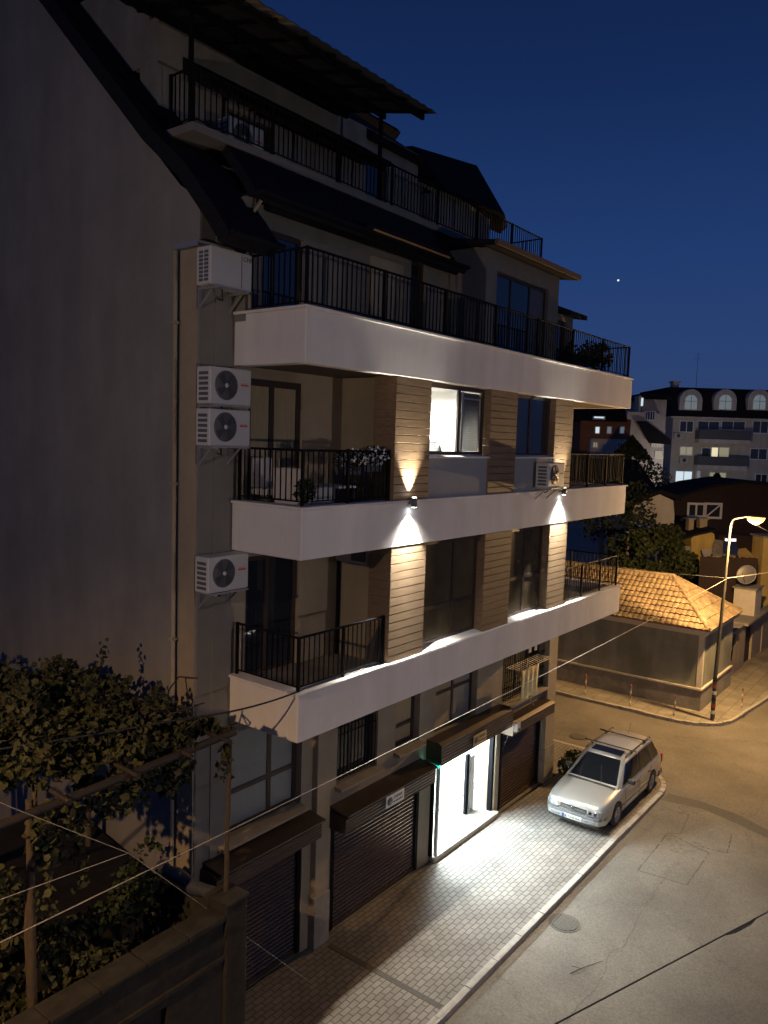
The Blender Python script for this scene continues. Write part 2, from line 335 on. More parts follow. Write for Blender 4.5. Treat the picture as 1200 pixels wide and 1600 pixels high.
for a_, c_ in list(zip(Q1, Q1[1:] + Q1[:1])) + [((20.1, -2.27), (20.29, -2.54)), ((20.29, -2.54), (21.59, -2.38)), ((21.59, -2.38), (21.42, -1.91)), ((19.94, -3.11), (20.08, -3.75)), ((20.08, -3.75), (21.19, -3.57))]:
    pts_ = jag(a_, c_, 16, .012)
    for p_, q_ in zip(pts_, pts_[1:]):
        if random.random() < .93: strip(b, [p_, q_], random.uniform(.015, .045), -.115)
cr = [(12.14, -3.09), (12.69, -3.08), (13.23, -3.16), (13.82, -3.11), (14.4, -2.94), (14.8, -3.11), (15.29, -3.06), (16.64, -2.92), (17.85, -2.91)]
for a_, c_ in zip(cr, cr[1:]):
    pts_ = jag(a_, c_, 9, .02)
    for p_, q_ in zip(pts_, pts_[1:]): strip(b, [p_, q_], random.uniform(.006, .018), -.1145)
S(b.build('road_seams', M['seam']))
b = MB(); b.add([(x, y, -.117) for x, y in [(21.93, -1.5), (22.14, -2.61), (21.84, -3.65), (21.57, -4.36), (21.9, -6.5), (22.4, -6.5), (22.06, -4.26), (22.45, -3.48), (22.6, -2.44), (22.5, -1.51)]], [tuple(range(10))]); S(b.build('road_shade_band', M['shade_band']))  # dark band between the lit areas, shade put into the colour
for i, (cx, cy, lab) in enumerate(((24.9, 2.3, 'round iron manhole cover in the side street behind the parked car'), (14.76, -1.85, 'round manhole cover in the road near the kerb'))):
    b = MB(); b.lathe([(0, .012), (.27, .012), (.28, .008), (.28, 0), (.33, 0), (.33, -.01)], (cx, cy, -.112), seg=28, smooth=False)
    for k in range(-3, 4): b.box(cx - .22, cx + .22, cy + k * .06 - .012, cy + k * .06 + .012, -.1, -.095)
    tag(b.build('manhole_cover', M['manhole']), lab, 'manhole cover')
# ------------------------------------------------------------------ leaves
def leaves(b, n, fn, size, up=.3):
    for _ in range(n):
        c = fn()
        if c is None: continue
        c = Vector(c); s_ = size * random.uniform(.6, 1.3)
        nrm = Vector((random.gauss(0, 1), random.gauss(0, 1), random.gauss(0, 1) + up * 3)).normalized()
        a = nrm.orthogonal().normalized(); a.rotate(Matrix.Rotation(random.uniform(0, 6.28), 3, nrm)); d = nrm.cross(a)
        k = nrm * s_ * random.uniform(-.14, .14)
        b.add([c - a * s_ * .42, c + d * s_ * .30 - a * s_ * .36, c + d * s_ * .46 + k, c + d * s_ * .2 + a * s_ * .3, c + a * s_ * .62 - k, c - d * s_ * .2 + a * s_ * .3, c - d * s_ * .46 + k, c - d * s_ * .30 - a * s_ * .36], [(0, 1, 2, 3), (0, 3, 4, 5), (0, 5, 6, 7)])
def ell(cx, cy, cz, rx, ry, rz, gap=0.0, fs=1.0):
    def f():
        for _ in range(20):
            v = Vector((random.uniform(-1, 1), random.uniform(-1, 1), random.uniform(-1, 1)))
            if v.length <= 1 and v.length > .25:
                p = Vector((cx + v.x * rx, cy + v.y * ry, cz + v.z * rz))
                if gap and noise.noise(p * fs) < gap - .35: continue
                return p
        return None
    return f
# ------------------------------------------------------------------ main apartment building
BX0, BX1, YF, YR = 8.52, 21.8, 0.0, 1.58
GX = 7.83
bld = thing('apartment_building', 'grey rendered apartment building with white balcony bands, wooden piers and ground floor garages', 'building', (15, 8, 0))
def wall_open(b, plane, at, thick, a0, a1, z0, z1, ops):
    """wall with rectangular openings. plane 'y': wall at y=at..at+thick along x; 'x' the same along y. ops: (a0,a1,z0,z1)"""
    xs = sorted({a0, a1, *[min(max(o[0], a0), a1) for o in ops], *[min(max(o[1], a0), a1) for o in ops]})
    zs = sorted({z0, z1, *[min(max(o[2], z0), z1) for o in ops], *[min(max(o[3], z0), z1) for o in ops]})
    def P(a, d, z): return (a, at + d, z) if plane == 'y' else (at + d, a, z)
    def solid(i, j):
        if i < 0 or j < 0 or i >= len(xs) - 1 or j >= len(zs) - 1: return False
        ca, cz = (xs[i] + xs[i + 1]) / 2, (zs[j] + zs[j + 1]) / 2
        return not any(o[0] < ca < o[1] and o[2] < cz < o[3] for o in ops)
    for i in range(len(xs) - 1):
        for j in range(len(zs) - 1):
            if not solid(i, j): continue
            l, r, d, u = xs[i], xs[i + 1], zs[j], zs[j + 1]
            b.quad(P(l, 0, d), P(r, 0, d), P(r, 0, u), P(l, 0, u)); b.quad(P(l, thick, d), P(r, thick, d), P(r, thick, u), P(l, thick, u))
            if not solid(i - 1, j): b.quad(P(l, 0, d), P(l, thick, d), P(l, thick, u), P(l, 0, u))
            if not solid(i + 1, j): b.quad(P(r, 0, d), P(r, thick, d), P(r, thick, u), P(r, 0, u))
            if not solid(i, j - 1): b.quad(P(l, 0, d), P(r, 0, d), P(r, thick, d), P(l, thick, d))
            if not solid(i, j + 1): b.quad(P(l, 0, u), P(r, 0, u), P(r, thick, u), P(l, thick, u))
    return b
def window(par, plane, at, a0, a1, z0, z1, mull=(), trans=(), pane=None, fm=None, fw=.06, sill=None, back=None, name='window', depth=.05, panes=None):
    """frame mesh (name) > pane (one per light), sill"""
    fm = fm or M['frame']; b = MB()
    def bx(bb, l, r, d0, d1, d, u):
        bb.box(l, r, at + d0, at + d1, d, u) if plane == 'y' else bb.box(at + d0, at + d1, l, r, d, u)
    e_ = .003
    bx(b, a0 + e_, a0 + fw, 0, depth, z0 + e_, z1 - e_); bx(b, a1 - fw, a1 - e_, 0, depth, z0 + e_, z1 - e_)
    bx(b, a0 + fw, a1 - fw, 0, depth, z0 + e_, z0 + fw); bx(b, a0 + fw, a1 - fw, 0, depth, z1 - fw, z1 - e_)
    cuts = [a0 + fw]; 
    for m in mull: bx(b, m - fw * .5, m + fw * .5, .002, depth - .002, z0 + fw, z1 - fw)
    for i, tr in enumerate(trans):
        bx(b, a0 + fw, a1 - fw, .004, depth - .004, tr - fw * .45, tr + fw * .45)
    f = b.build(name, fm, par)
    xs = [a0 + fw * .5] + list(mull) + [a1 - fw * .5]
    for i in range(len(xs) - 1):
        p = MB(); bx(p, xs[i], xs[i + 1] - .002, depth * .45, depth * .55, z0 + fw * .5, z1 - fw * .5)
        mt = (panes[i] if panes else None) or pane or M['glassdark']; p.build('pane', mt, f)
    if sill:
        s_ = MB(); y0, y1, zz, th = sill
        if plane == 'y': s_.prism([(a0 - .03, y1, zz + .02), (a0 - .03, y0, zz - .02), (a0 - .03, y0, zz - .02 - th), (a0 - .03, y1, zz - th)], (1, 0, 0), a1 - a0 + .06)
        s_.build('sill', M['white'] if not back else back, f)
    return f
# --- gable wall and gable return
b = MB()
gp = [(GX, 1.58, -.1), (GX, 1.58, 13.32), (GX, 2.05, 13.6), (GX, 8.6, 19.95), (GX, 15.5, 13.4), (GX, 15.5, -.1)]
b.prism(gp, (1, 0, 0), .30); b.build('gable_wall', M['gable'], bld)
b = MB(); b.box(GX - .03, GX + .1, 1.60, 1.98, 0.0, 12.6); b.build('gable_corner_strip', M['beige'], bld)
b = MB(); b.box(GX - .10, GX + .32, 1.50, 2.05, 12.62, 12.70); b.build('gable_ledge', M['metal'], bld)
b = MB(); b.tube([(GX - .07, 2.06, .2), (GX - .07, 2.06, 12.6)], .04, 10)
for z in (1.5, 4, 6.5, 9, 11.5): b.box(GX - .12, GX, 2.0, 2.12, z, z + .04)
b.build('downpipe', M['beige'], bld)
b = MB(); b.box(8.13, 8.52, 1.55, 1.7, 0, 13.3); b.build('corner_wall', M['wall'], bld)
b = MB(); b.box(GX + .02, 8.13, 1.57, 1.7, 0.0, 13.3); b.build('corner_wall', M['wall'], bld)
# --- ground floor front wall (recessed)
gops = [(8.36, 10.32, 3.0, 5.0), (11.33, 12.62, 3.0, 4.95), (13.25, 14.15, 3.1, 4.95), (14.78, 16.65, 2.98, 4.95), (17.95, 20.5, 2.92, 5.0),
        (8.0, 10.38, .0, 2.5), (11.20, 14.22, .0, 2.3), (14.70, 17.80, .12, 2.55), (17.98, 20.3, .0, 2.35)]
b = MB(); wall_open(b, 'y', 1.58, .30, 8.0, 20.85, -.1, 5.14, [o for o in gops]); b.build('ground_floor_wall', M['beige'], bld)
b = MB(); b.box(20.55, 20.85, 1.88, 15, -.1, 5.14); b.build('end_wall', M['beige'], bld)
for x0, x1 in ((10.62, 11.00), (20.42, 20.98)):
    b = MB(); b.box(x0, x1, 1.44, 1.6, 0, 5.12); b.build('pilaster', M['beige'], bld, bevel=.01)
    b = MB(); b.box(x0 - .03, x1 + .03, 1.41, 1.62, 0, 1.05); b.build('pilaster_base', M['concrete'], bld, bevel=.01)
for x0, x1, z in ((8.3, 10.35, 3.0), (11.28, 12.68, 3.0), (13.2, 14.2, 3.1), (14.72, 16.7, 2.98), (17.9, 20.4, 2.92)):
    b = MB(); b.prism([(x0, 1.60, z + .0), (x0, 1.40, z - .04), (x0, 1.40, z - .09), (x0, 1.60, z - .08)], (1, 0, 0), x1 - x0); b.build('window_ledge', M['beige'], bld)
window(bld, 'y', 1.72, 8.36, 10.32, 3.0, 5.0, mull=(9.62,), trans=(3.72,), pane=M['glassblind'], fw=.10)
window(bld, 'y', 1.74, 11.33, 12.62, 3.0, 4.95, mull=(11.9,), fw=.06)
window(bld, 'y', 1.74, 13.25, 14.15, 3.1, 4.95, trans=(3.55, 4.35), pane=M['curtain'], fw=.10)
window(bld, 'y', 1.74, 14.78, 16.65, 2.98, 4.95, mull=(15.75,), trans=(3.9,), panes=(M['curtain'], M['glassblind']), fw=.09)
window(bld, 'y', 1.80, 17.95, 20.5, 2.92, 5.0, mull=(19.1, 19.8), fw=.07)
def grille(x0, x1, z0, z1, y, n, r=.009, par=bld, name='window_grille'):
    b = MB()
    for i in range(n + 1): x = x0 + (x1 - x0) * i / n; b.tube([(x, y, z0), (x, y, z1)], r, 5)
    for z in (z0 + .05, z1 - .05, (z0 + z1) / 2): b.box(x0, x1, y - .008, y + .008, z - .01, z + .01)
    return b.build(name, M['rail'], par)
grille(11.36, 12.6, 3.04, 4.9, 1.63, 11)
grille(17.98, 20.45, 2.98, 3.98, 1.60, 20, .008)
# --- garages
def shutter(x0, x1, z0, z1, y):
    b = MB(); n = int((z1 - z0) / .085); h = (z1 - z0) / n; pr = []
    for i in range(n):
        z = z0 + i * h
        pr += [(y + .0, z + .008), (y - .022, z + .02), (y - .028, z + h * .55), (y - .012, z + h * .9), (y + .012, z + h * .97)]
    k = len(pr)
    b.add([(x, yy, z) for x in (x0, x1) for yy, z in pr], [(i, i + 1, k + i + 1, k + i) for i in range(k - 1)])
    s_ = b.build('shutter', M['shutter'], bld)
    g_ = MB(); g_.box(x0 - .10, x0, y - .06, y + .04, z0, z1 + .15); g_.build('guide_rail', M['rail'], s_); g_ = MB(); g_.box(x1, x1 + .10, y - .06, y + .04, z0, z1 + .15); g_.build('guide_rail', M['rail'], s_)
    q = MB(); q.box(x0, x1, y - .035, y + .02, z0 - .0, z0 + .07); q.build('bottom_bar', M['shutter_box'], s_); return s_
shutter(8.1, 10.28, .02, 2.5, 1.66); shutter(11.30, 14.12, .02, 2.3, 1.62); shutter(18.08, 20.2, .02, 2.35, 1.62)
def sbox(x0, x1, z0, z1, ribs=4):
    b = MB(); y0, y1 = 1.15, 1.57; pr = [(y1, z0), (y0 + .03, z0)]
    n = ribs * 2
    for i in range(n + 1): pr.append((y0 + (.012 if i % 2 else 0), z0 + .01 + (z1 - z0 - .07) * i / n))
    pr += [(y0 + .10, z1), (y1, z1)]
    b.prism([(x0, yy, zz) for yy, zz in pr], (1, 0, 0), x1 - x0); return b.build('shutter_box', M['shutter_box'], bld)
sbox(7.95, 10.45, 2.42, 2.74); sbox(11.14, 14.25, 2.20, 2.54); sbox(14.46, 17.80, 2.50, 3.02, 6); sbox(17.86, 20.34, 2.22, 2.56)
for x0, x1, z in ((8.0, 10.5, 2.79), (11.14, 14.25, 2.60)):
    b = MB(); b.prism([(x0, 1.60, z + .05), (x0, 1.10, z - .02), (x0, 1.10, z - .05), (x0, 1.60, z)], (1, 0, 0), x1 - x0); b.build('box_flashing', M['shutter_box'], bld)
# open garage interior
b = MB()
b.quad((14.5, 1.88, .13), (18.9, 1.88, .13), (18.9, 7.5, .13), (14.5, 7.5, .13)); b.build('garage_floor', M['concrete'], bld)
b = MB()
b.quad((14.4, 7.4, .1), (18.9, 7.4, .1), (18.9, 7.4, 2.9), (14.4, 7.4, 2.9)); b.quad((14.4, 1.88, .1), (14.4, 7.4, .1), (14.4, 7.4, 2.9), (14.4, 1.88, 2.9))
b.quad((18.9, 1.88, .1), (18.9, 7.4, .1), (18.9, 7.4, 2.9), (18.9, 1.88, 2.9)); b.quad((14.4, 1.88, 2.88), (18.9, 1.88, 2.88), (18.9, 7.4, 2.88), (14.4, 7.4, 2.88))
b.build('garage_walls', M['interior'], bld)
b = MB(); b.box(14.72, 17.78, 1.40, 1.90, .0, .13); b.build('garage_threshold', M['concrete'], bld, bevel=.01)
b = MB(); b.box(17.64, 17.74, 1.60, 1.72, .13, 2.5); b.box(14.70, 14.76, 1.5, 1.6, .13, 2.5); b.build('garage_jamb', M['rail'], bld)
b = MB(); b.box(14.80, 14.86, 1.42, 1.5, .13, 2.3); b.build('garage_guide', M['metal'], bld)
b = MB(); b.box(17.0, 17.12, 1.98, 2.06, .14, 1.75); b.build('garage_post', M['rail'], bld, bevel=.01); b = MB(); b.box(17.13, 17.17, 1.96, 2.08, .14, 1.9); b.build('garage_post', M['acwhite'], bld)
b = MB(); b.box(17.17, 17.42, 2.0, 2.05, .14, 1.65); b.build('garage_partition', M['interior'], bld); b = MB(); b.box(14.5, 18.8, 2.62, 2.66, .131, .139); b.build('floor_joint', M['black'], bld)
b = MB(); b.box(14.9, 17.6, 2.3, 2.42, 2.80, 2.86); b.box(14.9, 17.6, 4.6, 4.72, 2.80, 2.86); gl = b.build('garage_lamp', M['bulbcool'], bld)
lamp('AREA', (16.3, 2.6, 2.76), 1250, COOL, 2.6, sy=.3, parent=bld); lamp('AREA', (16.3, 4.7, 2.76), 480, COOL, 2.6, sy=.4, parent=bld)
# --- white balcony bands with coping, soffits and loggia floors
BANDS = [(5.10, 5.83), (7.95, 8.72), (10.91, 11.71)]
for zb, zt in BANDS:
    b = MB(); T = .22
    b.box(BX0, BX1, YF, YF + T, zb, zt); b.box(BX0, BX0 + T, YF + T, YR + (0.02 if zb > 20 else 0), zb, zt); b.box(BX1 - T, BX1, YF + T, 3.0, zb, zt)
    p = b.build('balcony_band', M['white'], bld, bevel=.012)
    c = MB(); e_ = .035
    c.box(BX0 - e_, BX1 + e_, YF - e_, YF + T + .02, zt, zt + .045); c.box(BX0 - e_, BX0 + T + .02, YF + T + .02, YR - .002, zt, zt + .045); c.box(BX1 - T - .02, BX1 + e_, YF + T + .02, 3.0, zt, zt + .045)
    c.build('coping', M['white'], p, bevel=.008)
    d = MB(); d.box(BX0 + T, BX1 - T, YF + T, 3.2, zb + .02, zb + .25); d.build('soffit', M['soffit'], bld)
    fl = MB(); fl.box(BX0 + T, BX1 - T, YF + T, 3.2, zb + .26, zt - .12); fl.build('balcony_floor', M['concrete'], bld)
b = MB(); b.box(8.0, 20.9, 1.60, 15.5, 5.12, 5.34); b.build('floor_slab', M['concrete'], bld)
# --- end wall of the upper floors at the right loggia
b = MB(); b.box(21.5, 21.78, 3.0, 15.5, 5.1, 11.7); b.build('end_wall', M['wall'], bld)
# --- wood piers with lap boards
def pier(x0, x1, z0, z1, m, side=None):
    b = MB(); n = round((z1 - z0) / .145); h = (z1 - z0) / n; y1 = side if side else .3
    for i in range(n):
        z = z0 + i * h
        b.prism([(x0, y1, z + .004), (x0, .020, z + .003), (x0, .010, z + .008), (x0, .011, z + h - .010), (x0, .024, z + h), (x0, y1, z + h)], (1, 0, 0), x1 - x0)
    return b.build('wood_pier', m, bld)
for z0, z1, m in ((5.80, 7.95, M['wood_under_lamp']), (8.76, 10.91, M['wood'])):
    pier(10.80, 11.86, z0 + (.05 if z0 < 6 else 0), z1, m, side=.5); pier(14.02, 15.15, z0 + (.05 if z0 < 6 else 0), z1, M['wood']); pier(17.03, 17.98, z0 + (.05 if z0 < 6 else 0), z1, m, side=.5)
# --- room block walls (loggia sides)
for z0, z1 in ((5.34, 7.97), (8.2, 10.93)):
    b = MB()
    wall_open(b, 'x', 11.2, .15, .5, 1.58, z0, z1, [])
    b.build('loggia_side_wall', M['beige'], bld)
    b = MB(); wall_open(b, 'x', 17.75, .15, .5, 1.6, z0, z1, []); b.build('loggia_side_wall', M['wall'], bld)
    ops = [(8.86, 10.15, z0 - .1, z1 - .18), (18.3, 20.6, z0 - .1, z1 - .15)]
    b = MB(); wall_open(b, 'y', YR, .2, 8.52, 11.2, z0, z1, ops); b.build('loggia_back_wall', M['beige'], bld); b = MB(); wall_open(b, 'y', YR, .2, 17.9, 21.5, z0, z1, ops); b.build('loggia_back_wall', M['beige'], bld)
# french doors at the back of the left loggias
window(bld, 'y', 1.66, 8.86, 10.15, 5.68, 7.79, mull=(9.42,), fw=.09, name='balcony_door')
window(bld, 'y', 1.64, 8.86, 10.15, 8.58, 10.75, mull=(9.45,), fw=.11, name='balcony_door', pane=M['curtain'])
window(bld, 'y', 1.66, 18.3, 20.6, 5.68, 7.82, mull=(19.4,), fw=.09, name='balcony_door')
window(bld, 'y', 1.66, 18.3, 20.6, 8.58, 10.78, mull=(19.4,), fw=.09, name='balcony_door')
b = MB(); b.tube([(11.13, 1.50, 5.7), (11.13, 1.50, 7.95)], .035, 8); b.build('downpipe', M['rail'], bld)
# --- front windows of the middle bays
# floor 2 left: lit window, right leaf with blind; parapet panels
for x0, x1 in ((11.86, 14.02), (15.15, 17.03)):
    b = MB(); b.box(x0, x1, .045, .30, 8.72, 9.52); b.build('window_parapet', M['panel'], bld)
    b = MB(); b.box(x0, x1, .30, .42, 8.3, 9.52); b.build('inner_parapet', M['interior'], bld)
W1 = window(bld, 'y', .16, 11.88, 14.0, 9.55, 10.90, mull=(13.06,), fw=.085, panes=(M['glassclear'], M['glassclear']), sill=(-.01, .16, 9.555, .03))
b = MB(); b.box(13.12, 13.19, .145, .158, 9.63, 10.80); b.box(13.80, 13.84, .145, .158, 9.75, 10.68); b.box(13.19, 13.84, .145, .158, 10.66, 10.69); b.build('shutter_edge', M['metal'], W1)
b = MB()
for i in range(34): b.box(13.14, 13.93, .230, .25, 9.64 + i * .034, 9.672 + i * .034)
b.build('blind', M['acdark'], W1)
b = MB(); b.quad((11.5, 3.6, 8.6), (14.2, 3.6, 8.6), (14.2, 3.6, 10.9), (11.5, 3.6, 10.9)); b.quad((11.36, .4, 8.6), (11.36, 3.6, 8.6), (11.36, 3.6, 10.9), (11.36, .4, 10.9))
b.quad((14.35, .3, 8.6), (14.35, 3.6, 8.6), (14.35, 3.6, 10.9), (14.35, .3, 10.9)); b.quad((11.36, .3, 10.9), (14.35, .3, 10.9), (14.35, 3.6, 10.9), (11.36, 3.6, 10.9))
b.build('room_walls', M['interior'], bld)
b = MB(); b.lathe([(.0, 0), (.16, .0), (.18, .05), (.16, .08), (0, .08)], (12.8, 1.6, 10.8), seg=16); b.build('ceiling_lamp', M['bulbcool'], bld)
lamp('AREA', (12.8, 1.5, 10.74), 600, (1, .97, .86), .8, parent=bld)
b = MB()
for i in range(6): b.box(11.95, 12.45, .22, .245, 9.64 + i * .035, 9.665 + i * .035)
b.build('radiator_shelf', M['acwhite'], bld)
b = MB(); b.lathe([(0, 0), (.05, 0), (.055, .1), (.03, .17), (.02, .22), (0, .22)], (12.62, .30, 9.53), seg=12); b.build('vase', M['acdark'], bld)
window(bld, 'y', .16, 15.17, 17.01, 9.55, 10.90, mull=(16.05,), fw=.07, sill=(-.01, .16, 9.555, .03))
# floor 1: tall windows down to sloping white sills
window(bld, 'y', .19, 11.88, 14.0, 5.90, 7.94, mull=(13.12,), trans=(6.62,), fw=.085, pane=M['glasswarm'], sill=(-.03, .19, 5.905, .05))
window(bld, 'y', .19, 15.17, 17.01, 5.90, 7.94, mull=(16.15,), trans=(6.78,), fw=.085, pane=M['glasswarm'], sill=(-.03, .19, 5.905, .05))
for x0, x1, zl in ((11.9, 13.08, (6.05, 7.9)), (13.16, 13.95, (6.05, 6.6)), (15.2, 16.1, (6.0, 6.75)), (16.2, 16.95, (6.0, 6.75))): pass
b = MB(); b.box(BX0 - .06, 10.78, -.07, .02, 5.875, 5.895); b.build('coping_cap', M['white'], bld)
# dark backing behind rooms, closes the block
b = MB(); b.box(11.4, 17.7, .62, .7, 5.4, 7.95); b.box(14.45, 17.7, .62, .7, 8.3, 10.9); b.build('room_backing', M['acdark'], bld)
b = MB(); b.box(8.2, 21.4, 3.3, 3.4, 5.4, 13.6); b.build('core_wall', M['wall'], bld)
# --- railings
def railing(par, path, z0, h=.85, sp=.115, post=1.35, r=.008, name='railing', posts=True):
    P = [Vector(p) for p in path]; b = MB(); b.tube([(p.x, p.y, z0 + h) for p in P], .02, 6); b.tube([(p.x, p.y, z0 + .07) for p in P], .013, 6)
    ro = b.build(name, M['rail'], par)
    for a, c in zip(P, P[1:]):
        L_ = (c - a).length; n = max(1, round(L_ / sp)); np_ = max(1, round(L_ / post))
        bb = MB()
        for i in range(1, n):
            q = a.lerp(c, i / n); bb.box(q.x - r, q.x + r, q.y - r, q.y + r, z0 + .07, z0 + h)
        bb.build('balusters', M['rail'], ro)
        for i in range(np_ + 1):
            if a is not P[0] and i == 0: continue
            q = a.lerp(c, i / np_); pb = MB(); pb.box(q.x - .022, q.x + .022, q.y - .022, q.y + .022, z0 + .0, z0 + h + .02); pb.build('post', M['rail'], ro)
    return ro
for zt in (5.875, 8.765):
    railing(bld, [(BX0 + .1, 1.5), (BX0 + .1, .1), (10.74, .1)], zt)
    railing(bld, [(18.05, .1), (BX1 - .1, .1), (BX1 - .1, 2.9)], zt, post=1.2)
railing(bld, [(BX0 + .1, 1.5), (BX0 + .1, .1), (BX1 - .1, .1), (BX1 - .1, 4.5)], 11.755, post=2.0)
# --- attic storey behind the top terrace
b = MB(); wall_open(b, 'y', YR, .2, 8.52, 14.6, 11.5, 13.62, [(8.88, 10.08, 11.5, 13.2), (13.26, 13.80, 11.5, 13.5)]); b.build('attic_wall', M['wall'], bld)
b = MB(); b.box(8.50, 8.86, 1.3, 1.57, 11.6, 13.5); b.build('attic_pier', M['wall'], bld)
window(bld, 'y', 1.66, 8.88, 10.08, 11.6, 13.2, mull=(9.45,), fw=.07, name='terrace_door')
window(bld, 'y', 1.66, 13.26, 13.80, 11.6, 13.5, fw=.06, name='terrace_door')
b = MB(); b.box(11.9, 12.9, 1.50, 1.57, 12.2, 13.3); b.build('wall_shutter', M['beige'], bld)
# first dormer block
DY = .60
b = MB(); wall_open(b, 'y', DY, .2, 14.6, 18.1, 11.6, 13.92, [(15.05, 17.55, 11.6, 13.52)]); wall_open(b, 'x', 14.6, .2, DY + .2, YR, 11.6, 13.95, []); wall_open(b, 'x', 17.9, .2, DY + .2, 3.0, 11.6, 13.95, [])
b.build('dormer_wall', M['wall'], bld)
window(bld, 'y', DY + .08, 15.05, 17.55, 11.6, 13.52, mull=(15.85, 16.75), fw=.06, panes=(None, None, M['acdark']), name='dormer_window')
b = MB(); b.prism([(14.35, .25, 13.86), (14.35, .25, 13.98), (14.35, 3.2, 14.40), (14.35, 3.2, 14.28)], (1, 0, 0), 4.05); b.build('dormer_roof', M['roofdark'], bld)
b = MB(); b.box(14.33, 18.45, .19, .27, 13.88, 13.99); b.build('gutter', M['soffit'], bld)
b = MB(); wall_open(b, 'y', 1.15, .2, 18.1, 20.2, 11.6, 13.3, [(18.5, 19.8, 11.6, 13.1)]); wall_open(b, 'x', 20.0, .2, 1.35, 6, 11.6, 13.3, []); b.build('dormer_wall', M['wall'], bld)
window(bld, 'y', 1.22, 18.5, 19.8, 11.6, 13.1, mull=(19.15,), fw=.06, name='dormer_window')
b = MB(); b.prism([(18.1, .85, 13.22), (18.1, .85, 13.34), (18.1, 3.2, 13.75), (18.1, 3.2, 13.6)], (1, 0, 0), 2.35); b.build('dormer_roof', M['roofdark'], bld)
b = MB(); b.tube([(18.25, 1.05, 11.7), (18.25, 1.05, 13.2), (18.25, .9, 13.3)], .04, 8); b.build('downpipe', M['rail'], bld)
# mansard roof: left gable verge, slopes, soffits
b = MB(); tv = .22
def roofpanel(b, x0, x1, pts, t=.2):
    # pts: profile [(y,z)...] outer surface
    n = []
    for i in range(len(pts)):
        a = pts[max(i - 1, 0)]; c = pts[min(i + 1, len(pts) - 1)]; dy, dz = c[0] - a[0], c[1] - a[1]; l = math.hypot(dy, dz); n.append((dz / l, -dy / l))
    inn = [(p[0] + q[0] * t, p[1] + q[1] * t) for p, q in zip(pts, n)]
    b.prism([(x0, y, z) for y, z in pts] + [(x0, y, z) for y, z in inn[::-1]], (1, 0, 0), x1 - x0)
roofpanel(b, GX - .14, 8.72, [(.76, 12.72), (1.10, 13.12), (1.78, 13.86), (2.65, 14.55), (5.61, 17.45), (8.6, 20.3)], .24)
b.build('roof', M['roofdark'], bld)
b = MB(); roofpanel(b, GX - .14, 21.8, [(8.6, 20.3), (15.9, 13.3)], .24); b.build('roof', M['roofdark'], bld)
b = MB(); roofpanel(b, 8.7, 14.62, [(1.22, 13.50), (1.55, 13.95), (2.02, 14.46)], .16); b.build('roof', M['roofdark'], bld)
b = MB(); b.tube([(8.7, 1.16, 13.47), (14.6, 1.16, 13.47)], .055, 8); g_ = b.build('gutter', M['roofdark'], bld)
b = MB(); b.box(8.55, 14.6, 1.0, 1.57, 13.50, 13.56); b.build('soffit', M['roofdark'], bld)
b = MB(); b.tube([(GX - .12, .72, 12.70), (8.74, .72, 12.70)], .05, 8); b.build('gutter', M['roofdark'], bld)
b = MB(); b.tube([(8.66, 1.15, 13.45), (8.60, 1.3, 13.2), (8.60, 1.3, 11.8)], .035, 8); b.build('downpipe', M['beige'], bld)
# --- upper terrace slab, its railing and the top storey
b = MB(); b.box(8.02, 20.0, 2.0, 6.0, 14.47, 14.60); b.build('terrace_slab', M['wall'], bld)
railing(bld, [(8.06, 2.6), (8.06, 2.05), (19.9, 2.05), (19.9, 5.2)], 14.6, h=.82, sp=.115, post=1.6)
b = MB(); wall_open(b, 'y', 3.4, .25, 8.4, 19.0, 14.6, 16.7, [(9.9, 11.0, 14.6, 15.75), (13.9, 14.7, 15.2, 16.1)])
wall_open(b, 'x', 8.4, .25, 3.65, 8.5, 14.6, 17.6, [(3.9, 5.0, 14.6, 16.0)]); b.build('top_storey_wall', M['topwall'], bld)
window(bld, 'y', 3.5, 9.9, 11.0, 14.6, 15.75, mull=(10.45,), fw=.06, name='terrace_door'); window(bld, 'x', 8.5, 3.9, 5.0, 14.6, 16.0, mull=(), fw=.07, name='terrace_door')
window(bld, 'y', 3.5, 13.9, 14.7, 15.2, 16.1, fw=.06)
b = MB(); roofpanel(b, 8.9, 13.9, [(2.75, 15.82), (3.4, 16.25), (8.6, 20.25)], .22); b.build('roof', M['roofdark'], bld)
b = MB(); roofpanel(b, 8.2, 9.2, [(3.1, 16.75), (8.6, 20.28)], .2); b.build('roof', M['roofdark'], bld)
b = MB(); b.tube([(9.0, 2.72, 15.78), (13.9, 2.72, 15.78)], .06, 8); b.build('gutter', M['rail'], bld)
b = MB(); roofpanel(b, 13.9, 16.0, [(3.2, 16.55), (8.6, 20.25)], .18); b.build('roof', M['roofdark'], bld)
# gabled wing at the right end of the top storey
b = MB(); V = [Vector(p) for p in ((15.9, 2.55, 15.75), (18.7, 2.55, 15.85), (18.9, 3.6, 17.35), (15.9, 3.6, 16.95), (20.4, 3.4, 16.05), (20.5, 3.7, 15.9), (19.0, 6.5, 17.4), (15.9, 6.5, 17.3))]
b.add(V, [(0, 1, 2, 3), (1, 5, 4), (1, 4, 2), (2, 4, 6), (4, 5, 6), (2, 6, 7, 3), (0, 3, 7), (0, 7, 6, 5, 1)]); b.build('wing_roof', M['roofdark'], bld)
b = MB(); b.prism([(18.75, 3.42, 16.1), (20.1, 3.42, 16.0), (19.0, 3.42, 17.0)], (0, -1, 0), .03); b.build('wing_gable', M['farwall2'], bld)
b = MB(); b.box(16.0, 18.7, 3.0, 3.39, 14.6, 15.8); b.build('wing_wall', M['topwall'], bld)
